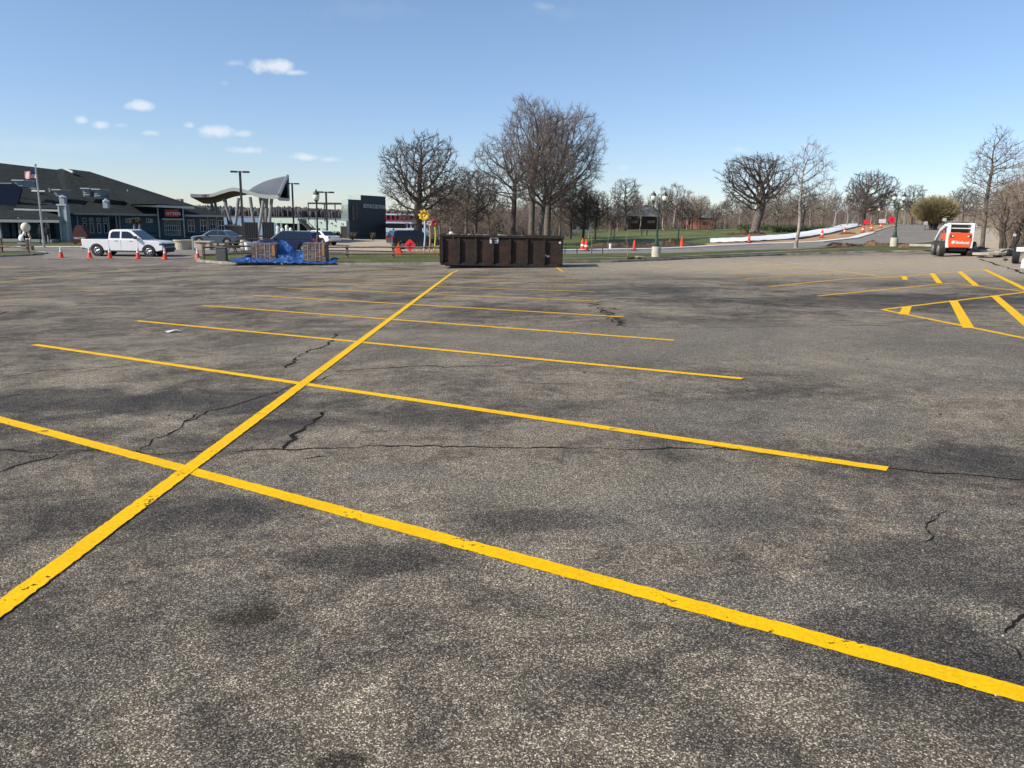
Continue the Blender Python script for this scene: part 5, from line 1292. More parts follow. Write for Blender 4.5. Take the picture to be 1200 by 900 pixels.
b = MB(); b.box((0, .62, 2.0), (.95, 1.3, .07)); b.box((-.46, .62, 1.6), (.04, 1.2, .8)); b.box((.46, .62, 1.6), (.04, 1.2, .8)); b.build('cab', M_plast, t, bevel=.02)
b = MB()
for i in range(5): b.box((0, -.05+.0*i, 1.46+i*.09), (.9, .03, .025))
b.box((0, .05, 1.65), (.88, .02, .45)); b.build('rear_screen', M_glass, t)
b = MB(); b.box((0, 2.25, .35), (1.7, .5, .5)); b.build('bucket', M_steel, t, bevel=.04)
# ------------------------------------------------------------------ second machine, cut by the frame
q = PD(1201.5, 38.6); t = thing('compact_loader', 'orange and white compact machine cut off by the right edge, one black tyre showing', 'loader', (q.x, q.y, q.z+.02), R(-31))
for i, (x, y) in enumerate(((-.42, 0), (.95, 0), (-.42, 1.2), (.95, 1.2))):
    b = MB(); b.prism([(y+.36*math.cos(a), .36+.36*math.sin(a)) for a in [2*math.pi*k/26 for k in range(26)]], x-.14, x+.14, axis='x'); wh = b.build('tyre', M_blk, t, bevel=.05)
    b = MB()
    for k in range(20):
        a = 2*math.pi*k/20; m_ = Matrix.Translation((x, y, .36)) @ Matrix.Rotation(a, 4, 'X'); b.box((0, 0, .36), (.27, .05, .035), m=m_)
    b.build('tread', M_blk, wh)
b = MB(); b.box((-.30, -.20, .68), (.34, .34, .22)); b.build('fender', M_white, t, bevel=.03)
b = MB(); b.box((.4, .5, .72), (1.1, 1.7, .22)); b.build('deck', mat('worn_orange_deck', (.50, .20, .06), .6, var=.3), t, bevel=.02)
b = MB(); b.box((.3, -.35, .45), (.75, .30, .16)); b.build('hitch', M_red, t, bevel=.02); b = MB(); b.box((.35, .5, .98), (.6, .8, .34)); b.build('engine_cover', M_bor, t, bevel=.04)
b = MB(); b.tube((.25, .9, 1.0), (.25, .9, 1.7), .03); b.tube((.6, .9, 1.0), (.6, .9, 1.7), .03); b.tube((.25, .9, 1.7), (.6, .9, 1.7), .03); b.build('roll_bar', M_steel, t)
q = PD(1200.5, 35.5); t = thing('marker_post', 'white plastic marker post at the right edge of the lot', 'post', q); b = MB(); b.lathe((0, 0, 0), [(.16, 0), (.15, .35), (.12, .38), (.11, .42)], 12); b.build('shaft', M_refl, t)
# broken slabs, black bags and boards
M_slab = mat('broken_slab', (.42, .36, .28), .9, var=.15, scale=5)
for i, (px, D, l, w_, h_, rz_) in enumerate([(1160, 44.5, 1.9, .9, .14, 4), (1158, 48, 2.6, 1.0, .16, -3), (1168, 50.5, 2.6, .8, .14, 2), (1176, 46.5, 1.3, .8, .14, 9), (1163, 52.5, 3.0, .6, .16, -2), (1183, 49, 1.4, .8, .15, 12)]):
    q = PD(px, D); t = thing('concrete_slab', ['nearest tan broken slab lying left of the cut off machine', 'second tan slab lying behind the nearest one', 'third broken slab toward the trees', 'small slab close to the black tyre', 'farthest long slab in front of the forked tree', 'short slab hidden behind the cut off machine'][i], 'slab', (q.x, q.y, q.z+.14), R(rz_), 'broken slabs by the machines')
    t.rotation_euler[1] = R(rnd.uniform(-2.5, 2.5)); b = MB(); n_ = 9; pts = [(l/2*math.cos(2*math.pi*k/n_)*rnd.uniform(.8, 1.1), w_/2*math.sin(2*math.pi*k/n_)*rnd.uniform(.8, 1.2)) for k in range(n_)]
    b.prism(pts, 0, h_, axis='z'); b.build('slab', M_slab, t, bevel=.02); b = MB(); b.box((-l*.25, 0, -.06), (.12, w_*.8, .10)); b.box((l*.25, 0, -.06), (.12, w_*.8, .10)); b.build('timber_bearers', M_wood, t)
from mathutils import noise as mn
for i, (px, D, s_, lb) in enumerate([(1143, 47, .38, 'black plastic bag heap right of the skid steer, nearer one'), (1144, 50.5, .50, 'black plastic bag heap right of the skid steer, farther one'), (1155, 51.5, .34, 'small black bag at the foot of the tall tree'), (1180, 46, .35, 'dark rag heap between slab and machine')]):
    q = PD(px, D); b = MB(); b.ball((0, 0, 0), s_, 18, (1.25, .8, .75)); b.v = [tuple(Vector(v)*(1+.45*mn.noise(Vector(v)*4+Vector((i*5, 0, 0))))) for v in b.v]; b.v = [(x, y, max(-.02, z+.12)) for x, y, z in b.v]
    o = b.build('black_bag', mat('black_film', (.012, .012, .014), .3), None); o.location = q; tag(o, lb, 'bag')
for i, (px, D, lb) in enumerate([(745, 50.5, 'small heap of pale debris and dark rags at the lot kerb right of the container'), (1176, 41.5, 'little dark clod lying on the pavement left of the black tyre')]):
    q = PD(px, D); t = thing('debris', lb, 'debris', (q.x, q.y, q.z+.12 if i == 0 else q.z)); 
    b = MB()
    for k in range(9 if i == 0 else 3): b.ball((rnd.uniform(-.5, .5)*(1 if i == 0 else .3), rnd.uniform(-.2, .2), .06), rnd.uniform(.06, .14), 6, (1.3, .8, .7))
    b.build('clods', M_dirt, t)
    if i == 0: b = MB(); b.box((.25, 0, .16), (.45, .3, .08), .2); b.build('pale_slab', M_slab, t)
# ================================================================== trees
def bark(name, rgb, var=.35): return mat(name, rgb, .9, var=var, scale=2.5, b=.3)
M_bark = bark('grey_bark', (.13, .105, .085)); M_barkd = bark('dark_oak_bark', (.065, .05, .042)); M_twig = bark('grey_brown_twigs', (.13, .10, .085)); M_twd = bark('dark_twigs', (.075, .058, .05))
M_twl = bark('pale_straw_twigs', (.25, .20, .15)); M_olive = bark('olive_twigs', (.22, .18, .085)); M_pale = bark('pale_bark', (.30, .26, .22)); M_red = bark('reddish_twigs', (.19, .125, .10))
def grow(seed, H, trunk, r0, env, limbs, kids_n, ang, ratio, tw, up=.12, wob=.16, lv=4, upk=None, tr_lean=(0, 0), split=1):
    """returns two MBs (trunk and limbs, crown). env=(cx,cy,cz,rx,rz) crown envelope"""
    rr = random.Random(seed); T, C = MB(), MB(); ex, ey, ecz, erx, erz = env
    def inside(p): return ((p.x-ex)/erx)**2+((p.y-ey)/erx)**2+((p.z-ecz)/erz)**2
    def branch(p, d, L, r, l):
        for _ in range(9):
            if l == 0 or inside(p+d*L) <= (0, .60, .82, 1.0, 1.08, 1.1)[l]: break
            L *= .84
        if L < (.12, .9, .55, .4, .35, .3)[l]*H/12: L = (.12, .9, .55, .4, .35, .3)[l]*H/12*rr.uniform(.7, 1.2)
        n = (8, 6, 4, 3, 2, 1)[l] if l < 6 else 1
        tgt = T if l <= 1 else C; sides = (10, 7, 5, 3, 3, 3)[min(l, 5)]
        pts = [p]; ds = [d]; w_ = wob*(1.3 if l == 1 else 1) if l else wob*.35
        for i in range(n):
            d = (d+Vector((rr.gauss(0, w_), rr.gauss(0, w_), rr.gauss(0, w_)*.8))+Vector((0, 0, up if l else 0))).normalized()
            pts.append(pts[-1]+d*(L/n)); ds.append(d)
        rend = r*(.45 if l == 0 else .30)
        rad = lambda s_: r+(rend-r)*s_
        for i in range(n): tgt.tube(pts[i], pts[i+1], max(tw, rad(i/n)), max(tw*.8, rad((i+1)/n)), sides, cap=False)
        if l >= lv: return
        nk = limbs if l == 0 else kids_n[l-1]; s0 = trunk/ H if l == 0 else .18
        for k in range(nk):
            s_ = s0+(1-s0)*((k+rr.random()*.8)/nk)
            if l == 0 and upk: s_ = s0+(1-s0)*(((k+.5)/nk)**upk)
            s_ = min(.995, s_)
            i = min(n-1, int(s_*n)); q = pts[i].lerp(pts[i+1], s_*n-i); dd = ds[i+1]
            az = (2.4*k+rr.uniform(-.6, .6)); an = ang[l]*rr.uniform(.7, 1.25)*(1-.35*s_ if l == 0 else 1)
            a = dd.orthogonal().normalized(); a = Matrix.Rotation(az, 3, dd) @ a
            nd_ = (Matrix.Rotation(an, 3, a) @ dd).normalized()
            ll = L*ratio[l]*rr.uniform(.7, 1.15)*(1-.5*s_ if l == 0 else 1-.35*s_)
            branch(q, nd_, ll, max(tw, rad(s_)*(.62 if l == 0 else .58)), l+1)
    for s_ in range(split):
        a = 2*math.pi*s_/split+.5; ln = .28 if split > 1 else 0
        branch(Vector((.25*math.cos(a)*(split > 1), .25*math.sin(a)*(split > 1), -.15)), Vector((tr_lean[0]+ln*math.cos(a), tr_lean[1]+ln*math.sin(a), 1)).normalized(), H, r0, 0)
    k = len(T.v)
    T.tube((0, 0, -.3), (0, 0, .5), r0*1.35, r0*1.0, 12, cap=False) if split == 1 else None
    return T, C
def tree(name, label, px, D, g, mt, mc, rz=0, group=None, cat='tree', loc=None):
    q = loc or PD(px, D); t = thing(name, label, cat, q, rz, group); T, C = g
    T.build('trunk', mt, t, smooth=True); C.build('crown', mc, t); return t
# trees whose branches grow into their crown space (limbs, branches and fine twigs)
from mathutils import kdtree
def fill(seed, H, trunk, env, n, step, dk, tw, r0, up=.10, lean=(0, 0), stems=1, tl=.7, tk=3, gap=-.22, gs=.42, expo=2.35, jit=.22, shellp=2.4, ty=1.0, lead=None):
    """env=(cx, cy, cz, rx, rz); returns trunk and crown mesh builders"""
    rr = random.Random(seed); cx, cy, cz, rx, rz_ = env; A = []
    while len(A) < n:
        u, v, w_ = rr.uniform(-1, 1), rr.uniform(-1, 1), rr.uniform(-1, 1); q = math.sqrt(u*u+v*v+w_*w_)
        if q > 1 or q < .02: continue
        k = rr.random()**(1/shellp)/q*(.88+.24*mn.noise(Vector((u*2.2+seed, v*2.2, w_*2.2))))*1.0
        p = Vector((cx+u*k*rx, cy+v*k*rx*ty, cz+w_*k*rz_))
        if p.z < trunk*.7 or mn.noise(p*gs+Vector((seed*3.1, 0, 0))) < gap: continue
        A.append(p)
    P = []; par = []
    for s_ in range(stems):
        a = 2*math.pi*s_/stems+.7+seed; base = Vector((.18*math.cos(a), .18*math.sin(a), -.15))*(1 if stems > 1 else 0)+Vector((0, 0, -.1)); d = Vector((lean[0]+(.30*math.cos(a) if stems > 1 else 0), lean[1]+(.30*math.sin(a) if stems > 1 else 0), 1)).normalized()
        P.append(base); par.append(-1); wob = Vector((0, 0, 0))
        for i in range(int((lead or trunk)*(1.0 if stems == 1 else rr.uniform(.8, 1.5))/step)+1):
            wob = wob*.7+Vector((rr.gauss(0, .05), rr.gauss(0, .05), 0)); P.append(P[-1]+(d+wob)*step); par.append(len(P)-2)
    alive = A; frontier_fail = 0
    for it in range(140):
        kd = kdtree.KDTree(len(P))
        for i, p in enumerate(P): kd.insert(p, i)
        kd.balance(); acc = {}; keep = []
        for a in alive:
            co, i, dist = kd.find(a)
            if dist < dk: continue
            keep.append(a); v = (a-co)/dist
            if i in acc: acc[i] += v
            else: acc[i] = v.copy()
        alive = keep
        if not alive or not acc: break
        new = 0
        for i, v in acc.items():
            if v.length < .05: v = Vector((rr.gauss(0, 1), rr.gauss(0, 1), .5))
            g_ = (P[i]-P[par[i]]).normalized() if par[i] >= 0 else Vector((0, 0, 1))
            d = (v.normalized()+g_*.35+Vector((rr.gauss(0, jit), rr.gauss(0, jit), rr.gauss(0, jit)+up))).normalized()
            q = P[i]+d*step
            if kd.find(q)[2] < step*.35: continue
            P.append(q); par.append(i); new += 1
        if new == 0: break
        if len(P) > 16000: break
    N = len(P); ch = [0]*N; R_ = [0.0]*N
    for i in range(N):
        if par[i] >= 0: ch[par[i]] += 1
    for i in range(N-1, -1, -1):
        R_[i] = (R_[i] if R_[i] > 0 else tw**expo)
        if par[i] >= 0: R_[par[i]] += R_[i]
    R_ = [x**(1/expo) for x in R_]; sc_ = r0/max(R_[0], 1e-6)
    top = R_[0]
    rad = [tw+(x-tw)*((r0-tw)/max(1e-6, top-tw)) for x in R_]
    Q = [p.copy() for p in P]; first = {}
    for i in range(N):
        if par[i] >= 0: first.setdefault(par[i], []).append(i)
    for i in range(N):
        if par[i] >= 0 and i in first:
            c_ = max(first[i], key=lambda k: rad[k]); Q[i] = P[i]*.5+(P[par[i]]+P[c_])*.25
    T, C = MB(), MB()
    for i in range(N):
        j = par[i]
        if j < 0: continue
        rj = min(rad[j], rad[i]*1.6+.004)
        big = rad[i] > r0*.30
        (T if big else C).tube(Q[j], Q[i], rj, rad[i], 9 if rad[i] > .08 else (5 if rad[i] > .035 else 3), cap=False)
        if rad[i] < tw*3.2:
            d = (Q[i]-Q[j]).normalized()
            for k in range(tk if ch[i] else tk+2):
                e_ = (d+Vector((rr.gauss(0, .55), rr.gauss(0, .55), rr.gauss(0, .45)+up*2))).normalized(); L_ = tl*rr.uniform(.45, 1.15); m_ = Q[i]+e_*L_*.55
                e2_ = (e_+Vector((rr.gauss(0, .25), rr.gauss(0, .25), rr.gauss(0, .25)+up))).normalized()
                C.tube(Q[i], m_, tw*.8, tw*.62, 3, False); C.tube(m_, m_+e2_*L_*.5, tw*.62, tw*.4, 3, False)
                if k % 2 == 0:
                    e3_ = (e_+Vector((rr.gauss(0, .6), rr.gauss(0, .6), rr.gauss(0, .5)))).normalized(); C.tube(m_, m_+e3_*L_*.4, tw*.55, tw*.38, 3, False)
    if stems == 1: T.tube((0, 0, -.3), (0, 0, .45), r0*1.45, r0*1.02, 12, cap=False)
    return T, C
tree('oak_tree', 'dark bare oak with a broad dense crown between the park building and the container', 490, 82,
     fill(3, 11, 2.0, (.35, 0, 6.9, 4.9, 5.0), 3000, .36, .48, .020, .46, up=.02, jit=.3, tl=.66, lead=4.6, shellp=3), M_barkd, M_twd)
tree('shade_tree', 'bare dark trunked tree with arching limbs behind the middle of the container', 601.5, 84,
     fill(11, 11, 3.4, (-.9, 0, 7.7, 4.3, 4.2), 1900, .36, .52, .017, .27, up=.04, jit=.26, tl=.75, lead=6.4, shellp=3), M_barkd, M_twig)
tree('cottonwood_tree', 'tallest bare tree of the group, trunk leaning right behind the container', 622, 92,
     fill(21, 15, 2.8, (.2, 0, 10.9, 4.5, 5.8), 3200, .40, .50, .0165, .36, up=.14, jit=.2, tl=1.0, lead=7, shellp=3, lean=(.03, 0)), M_bark, M_twig)
tree('cottonwood_tree', 'broad bare tree with a fine twigged rounded crown at the right of the tall group', 641, 98,
     fill(22, 15, 2.6, (1.9, 0, 10.2, 5.4, 6.4), 4600, .40, .50, .0165, .42, up=.13, jit=.2, tl=1.0, lead=5.5, shellp=3, lean=(.05, 0)), M_bark, M_twig)
tree('cottonwood_tree', 'bare tree with pale bark leaning right between the two tall trunks', 630, 88,
     fill(23, 12, 3.0, (.6, 0, 7.6, 4.2, 4.4), 1900, .42, .55, .0165, .30, up=.12, jit=.2, tl=.9, lead=5, shellp=3, lean=(.25, 0)), M_bark, M_twig)
tree('oak_tree', 'gnarled bare oak with a thick leaning trunk on the lawn beyond the white path', 884, 132,
     fill(31, 12, 3.4, (-.5, 0, 8.6, 7.0, 4.7), 2600, .46, .64, .028, .72, up=0, jit=.36, tl=.8, lead=5.4, shellp=3, lean=(.16, 0), gap=-.12), M_bark, M_twd)
tree('oak_tree', 'spreading bare oak at the far end of the white covered path', 1010, 165,
     fill(32, 11, 2.4, (1.2, 0, 6.6, 5.9, 4.8), 2300, .48, .62, .030, .55, up=.04, jit=.28, tl=.8, lead=4, shellp=3), M_barkd, M_twd)
tree('young_tree', 'slender young bare tree with a pale trunk on the verge in front of the road', 932.5, 70.5,
     fill(41, 9, 2.2, (.45, 0, 5.8, 2.5, 4.1), 620, .34, .42, .013, .15, up=.16, jit=.16, tl=.7, tk=2, gap=-.4, lead=6, shellp=3), M_pale, M_twig)
tree('young_tree', 'tall upright bare tree beside the slabs at right', 1150.5, 53.5,
     fill(42, 8, 1.7, (.1, 0, 4.9, 1.95, 3.5), 1500, .26, .32, .011, .14, up=.22, jit=.13, tl=.5, tk=2, lead=6.2, shellp=3, gap=-.4), M_bark, M_twig)
tree('crab_apple_tree', 'low forked bare tree with dense brown twigs at the right edge', 1177, 51,
     fill(43, 4, .7, (.2, 0, 3.0, 2.2, 2.1), 1300, .22, .30, .009, .13, up=.08, jit=.25, tl=.4, tk=3, stems=3, gap=-.4), M_barkd, M_twig)
tree('crab_apple_tree', 'dense brown twigged tree filling the right edge behind the cut off machine', 1203, 50,
     fill(44, 5, .8, (0, 0, 3.4, 2.3, 2.8), 1600, .24, .32, .009, .15, up=.10, jit=.25, tl=.42, tk=3, stems=2, gap=-.4), M_barkd, M_twl)
def dense_bush(seed, rx, rz_, zc, n, m, th=.02):
    rr = random.Random(seed); b = MB()
    for i in range(n):
        a = rr.uniform(0, 6.283); c_ = rr.uniform(-.75, 1); s_ = math.sqrt(1-c_*c_); k = rr.uniform(.72, 1.0)
        tip = Vector((rx*k*s_*math.cos(a), rx*k*s_*math.sin(a), zc+rz_*k*c_)); root = Vector((tip.x*.35, tip.y*.35, max(.9, zc-rz_*.75+(tip.z-zc)*.25)))
        mid = root.lerp(tip, .55)+Vector((rr.uniform(-.2, .2), rr.uniform(-.2, .2), .25)); b.tube(root, mid, th, th*.8, 3, False); b.tube(mid, tip, th*.8, th*.5, 3, False)
    return b
q = PD(1093, 112); t = thing('willow_bush', 'round olive coloured dense bare tree at the top of the hill road', 'tree', q)
T, C = grow(51, 2.6, .6, .2, (0, 0, 2.4, 2, 2), 8, (3,), (.7, .7), (.9, .6), .04, split=5, lv=2); T.build('trunk', M_barkd, t); dense_bush(5, 3.45, 2.15, 2.9, 3000, M_olive, .03).build('crown', M_olive, t)
# prototypes for the belt of far trees
protos = []
shapes = [(61, 2.2, (0, 0, 6.2, 3.0, 4.0), 520, .2, .14), (62, 2.0, (0, 0, 6.4, 3.9, 4.4), 700, .26, .04), (63, 3.2, (0, 0, 6.4, 2.1, 3.6), 400, .16, .16), (64, 1.5, (0, 0, 5.2, 3.4, 3.9), 620, .2, .10), (65, 2.6, (0, 0, 6.4, 2.6, 4.1), 520, .18, .18)]
for (sd_, tr, env, n_, r0, up_), (mt, mc) in zip(shapes, ((M_bark, M_twig), (M_barkd, M_twd), (M_pale, M_twig), (M_bark, M_twl), (M_pale, M_red))):
    T, C = fill(sd_, 10, tr, env, int(n_*1.8), .45, .56, .026, r0, up=up_, jit=.22, tl=.9, tk=3, lead=4.2, shellp=3)
    t = thing('bare_tree', 'far bare tree', 'tree', (0, 0, 0)); T.build('trunk', mt, t, smooth=True); C.build('crown', mc, t); protos.append(t)
used = set()
def belt(px, D, k, s_, label, group):
    q = PD(px, D); rz_ = rnd.uniform(0, 6.28)
    if k not in used:
        used.add(k); o = protos[k]; o.location = q; o.rotation_euler = (0, 0, rz_); o.scale = (s_, s_, s_); o['label'] = label; o['group'] = group
        return o
    return place_copy(protos[k], q, rz_, s_, label, group)
names = ['grey', 'dark', 'pale trunked', 'straw coloured', 'reddish']
G1 = 'far bare trees along the park edge'
sp_ = []
for i in range(30):      # right belt
    px = 668+i*14.2+rnd.uniform(-4, 4); sp_.append((px, rnd.uniform(150, 185)))
for i in range(26):
    px = 690+i*17+rnd.uniform(-6, 6); sp_.append((px, rnd.uniform(190, 250)))
for i in range(16):
    px = 505+i*11+rnd.uniform(-4, 4); sp_.append((px, rnd.uniform(112, 150)))
for px, D in sp_:
    k = rnd.choice((0, 0, 1, 2, 2, 3, 4)); s_ = rnd.uniform(.56, .84)*(D/175)**.5
    if px > 1040: s_ *= .75
    where = 'behind the container' if px < 665 else ('beyond the lawn, left of the double lamp' if px < 768 else ('between the double lamp and gnarled oak' if px < 870 else ('behind the gnarled oak' if px < 935 else ('behind the metal arch and white path' if px < 1020 else 'at the top of the hill road'))))
    belt(px, D, k, s_, 'one of the '+names[k]+' bare trees '+where, names[k]+' bare trees '+where)
for (px, D, k, s_, lb) in [(733, 165, 1, 1.0, 'fan shaped bare tree standing alone above the brown house'), (790, 170, 4, .95, 'round topped reddish bare tree right of the double lamp post'), (777, 175, 4, .9, 'reddish bare tree just behind the double lamp post'), (805, 180, 4, .85, 'reddish bare tree at the right end of the clump near the brick house'),
                           (545, 100, 0, .92, 'grey bare tree with straight stem left behind the container'), (557, 104, 1, .85, 'dark bare tree over the left part of the container'), (528, 96, 3, .8, 'straw coloured bare tree right of the flower sculptures'), (516, 92, 0, .7, 'small grey bare tree right of the flower sculptures'),
                           (683, 100, 1, .62, 'dark small bare tree on the lawn right of the container'), (697, 104, 1, .60, 'small dark bare tree on the lawn, second right of the container'), (690, 112, 2, .66, 'pale trunked small tree on the lawn right of the container'), (719, 104, 4, .45, 'little reddish bare tree on the lawn near the soil heap'),
                           (668, 108, 1, .72, 'dark bare tree over the right end of the container'), (655, 112, 0, .85, 'grey bare tree just left of the container end'), (573, 110, 3, .75, 'straw coloured bare tree behind the middle of the container'), (910, 150, 3, .9, 'straw coloured bare tree leaning on the gnarled oak crown'),
                           (1128, 118, 0, .62, 'grey bare tree above the skid steer'), (1115, 128, 2, .62, 'pale bare tree above the skid steer'), (1140, 125, 3, .60, 'straw coloured bare tree right above the skid steer'), (1068, 150, 1, .7, 'thin dark tree left of the round olive tree'), (1192, 66, 3, .62, 'bare tree behind the forked tree at right')]:
    belt(px, D, k, s_, lb, G1)
for px, D in [(692.3, 62), (735.5, 58), (712, 62)]:
    q = PD(px, D); t = thing('sapling', {692.3: 'thin leafless sapling right of the container by the orange drums', 735.5: 'thin leafless sapling stake near the kerb debris', 712: 'thin leafless sapling between the drums and the debris'}[px], 'sapling', q)
    T, C = grow(int(px), 2.6, .8, .02, (0, 0, 1.8, .5, 1.1), 8, (2,), (.6, .6), (.35, .4), .006, lv=2); T.build('trunk', M_pale, t); C.build('crown', M_twig, t)
# undergrowth and the wood behind, read as masses
def thicket(name, label, x0, x1, D0, D1, h, n, m, th=.045, low=0):
    rr = random.Random(int(x0)); b = MB(); o0 = PD((x0+x1)/2, D0)
    for i in range(n):
        px = rr.uniform(x0, x1); D = rr.uniform(D0, D1); q = PD(px, D)-o0; hh = h*rr.uniform(.35, 1.0)*(1+.35*mn.noise(Vector((px*.03, D*.02, 1.0))))
        k = rr.randint(2, 4)
        for j in range(k):
            d = Vector((rr.gauss(0, .28), rr.gauss(0, .28), 1)).normalized(); p1 = q+d*hh*rr.uniform(.5, .8); b.tube(q+Vector((0, 0, low)), p1, th, th*.7, 3, False)
            for e in range(3):
                d2 = (d+Vector((rr.gauss(0, .5), rr.gauss(0, .5), rr.gauss(0, .3)))).normalized(); b.tube(p1.lerp(q, .3*e/3), p1+d2*hh*.35, th*.6, th*.4, 3, False)
    o = b.build(name, m, None); o.location = o0; tag(o, label, 'undergrowth', kind='stuff'); return o
thicket('thicket', 'grey brown tangle of bare undergrowth under the far trees', 660, 1060, 185, 262, 5.0, 2600, M_twig, .035)
thicket('thicket', 'brown tangle of bare undergrowth behind the container', 505, 668, 118, 170, 5.0, 1500, M_twig, .03)
thicket('thicket', 'grey undergrowth at the top of the hill road', 1050, 1215, 150, 230, 4.4, 1100, M_twl, .03)
thicket('brushwood', 'dense brown brush along the right edge behind the forked tree', 1172, 1260, 56, 72, 4.6, 900, M_twl, .016)
# evergreen shrubs and hedges
M_everg = mat('dark_evergreen', (.018, .032, .014), .9, var=.4, scale=3)
def hedge(px0, px1, D, h, label, m=M_everg, dep=3, n=None):
    a, c_ = PD(px0, D), PD(px1, D); L_ = (c_-a).length; t = thing('hedge', label, 'hedge', a); b = MB(); rr = random.Random(int(px0)); n = n or int(L_*90)
    for i in range(n):
        x = rr.uniform(0, L_); y = rr.uniform(-dep/2, dep/2); z = h*rr.random()**.7*(.75+.35*mn.noise(Vector((x*.5, y, D)))+.2); s_ = rr.uniform(.12, .3); d1 = Vector((rr.gauss(0, 1), rr.gauss(0, 1), rr.gauss(0, 1))).normalized()*s_; d2 = d1.orthogonal().normalized()*s_
        p = Vector((x, y, z)); b.f.append((len(b.v), len(b.v)+1, len(b.v)+2)); b.v += [tuple(p), tuple(p+d1), tuple(p+d2)]
    b.build('foliage', m, t); b = MB()
    for i in range(max(3, int(L_/1.5))): x = L_*(i+.5)/max(3, int(L_/1.5)); b.tube((x, 0, -.1), (x+.2, 0, h*.6), .05, n=5)
    b.build('stems', M_barkd, t)
hedge(697, 738, 172, 3.4, 'long dark evergreen hedge at the back of the lawn'); hedge(655, 680, 170, 2.2, 'low dark hedge before the grey shelter', dep=2)
hedge(829, 838, 150, 4.4, 'dark pointed evergreen beside the brick house'); hedge(578, 590, 112, 2.6, 'small round evergreen seen over the container'); hedge(865, 1000, 148, 1.2, 'low green ground shrubs behind the gnarled oak', mat('green_shrub', (.05, .075, .02), .9), 2.5, 3800)
hedge(905, 1012, 128, .8, 'dark strip of low shrubs along the white covered path', M_everg, 1.5, 2600)

# ================================================================== houses and small things beyond the lawn
def house(px, D, w_, d_, h, rh, mw_, mr_, label, rz=0, win_=2):
    q = PD(px, D); t = thing('house', label, 'house', (q.x, q.y, q.z), rz)
    b = MB(); b.box((0, 0, h/2-.1), (w_, d_, h+.2)); b.build('wall', mw_, t)
    b = MB(); b.prism([(-d_/2-.4, h), (d_/2+.4, h), (0, h+rh)], -w_/2-.4, w_/2+.4, axis='x'); b.build('roof', mr_, t)
    for i in range(win_):
        b = MB(); b.box((-w_/2+w_*(i+.5)/win_, -d_/2-.03, h*.55), (w_*.22, .08, h*.35)); b.build('window', M_glass, t)
    b = MB(); b.box((w_*.3, 0, h+rh*.8), (.8, .8, 1.4)); b.build('chimney', mw_, t)
    return t
M_brk = mat('red_brick', (.26, .09, .06), .85, var=.2); M_brwn = mat('brown_boards', (.06, .03, .022), .8); M_grf = mat('grey_shingle', (.16, .17, .17), .9); M_sto = mat('salmon_brick', (.45, .20, .14), .85)
house(744, 185, 9, 7, 3.0, 2.4, M_brwn, M_grf, 'dark brown house with a grey roof beyond the lawn', R(20))
house(817, 190, 6.5, 6, 2.6, 2.0, M_brk, M_grf, 'red brick house with a salmon chimney gable', R(-10))
q = PD(813, 182); t = thing('brick_chimney', 'salmon brick chimney block with a pale top beside the brick house', 'chimney', q); b = MB(); b.box((0, 0, 1.6), (1.3, 1.0, 3.4)); b.build('stack', M_sto, t); b = MB(); b.box((0, 0, 3.6), (2.2, 1.3, 1.2)); b.build('head', mat('pale_salmon', (.62, .36, .28), .8), t)
house(668, 150, 7.5, 5, 1.9, 1.0, mat('grey_stucco', (.22, .22, .20), .8), M_everg, 'low grey shelter with a dark green roof right of the container', R(0), 3)
house(556, 150, 8, 6, 2.4, 1.8, mat('grey_clapboard', (.25, .25, .27), .8), M_grf, 'grey house glimpsed through the trees over the container', R(5), 3)
house(607, 185, 4, 4, 2.2, 1.2, M_bw, M_grf, 'tiny white shed seen between the tree trunks over the container', 0, 1)
for i, (px, D, s_, lb) in enumerate([(985, 150, 1.0, 'thin metal arch left of the red board'), (1052, 150, 1.0, 'pale metal arch behind the hill lamp post')]):
    q = PD(px, D); t = thing('garden_arch', lb, 'arch', q); b = MB(); P = []
    for k in range(15): a = math.pi*k/14; P.append((1.15*math.cos(a), 0, 2.2+1.15*math.sin(a)))
    P = [(1.15, 0, 0)]+P+[(-1.15, 0, 0)]
    for a, c_ in zip(P, P[1:]): b.tube(a, c_, .09, n=6, cap=False)
    b.build('hoop', M_galv, t)
# dark soil heaps
def heap(px0, px1, D, h, label, dep=1.6, m=M_dirt):
    a, c_ = PD(px0, D), PD(px1, D); L_ = (c_-a).length; b = MB(); nx_, ny_ = int(L_/.25)+2, 9
    for i in range(nx_+1):
        for j in range(ny_+1):
            x = L_*i/nx_; y = dep*(j/ny_-.5); e = math.sin(math.pi*i/nx_)**.5*math.sin(math.pi*j/ny_)
            b.v.append((x, y, -.03+h*e*(.7+.9*mn.noise(Vector((x*.9+px0, y*1.2, 0)))+.35*mn.noise(Vector((x*3.1, y*3, px0)))))) 
    for i in range(nx_):
        for j in range(ny_): k = i*(ny_+1)+j; b.f.append((k, k+1, k+ny_+2, k+ny_+1))
    o = b.build('soil_heap', m, None); o.location = (a.x, a.y, a.z+.03); tag(o, label, 'soil heap')
heap(690, 762, 82, .55, 'long low heap of dark soil behind the road left of the lamp post'); heap(757, 800, 86, .75, 'dark soil heap behind the double lamp post'); heap(850, 905, 118, .7, 'dark soil round the foot of the gnarled oak', 3)
M_rsoil = mat2('reddish_soil', (.07, .04, .025), (.20, .12, .07), 2, fine=.5, fs=8, bmp=1)
heap(968, 1012, 72, .50, 'reddish soil heap on the verge left of the hill lamp post', 1.2, M_rsoil); heap(1012, 1046, 71, .62, 'rough reddish soil heap at the foot of the hill lamp post', 1.4, M_rsoil); heap(1050, 1095, 66, .6, 'reddish soil heap between the lamp post and the skid steer', 1.3, M_rsoil)
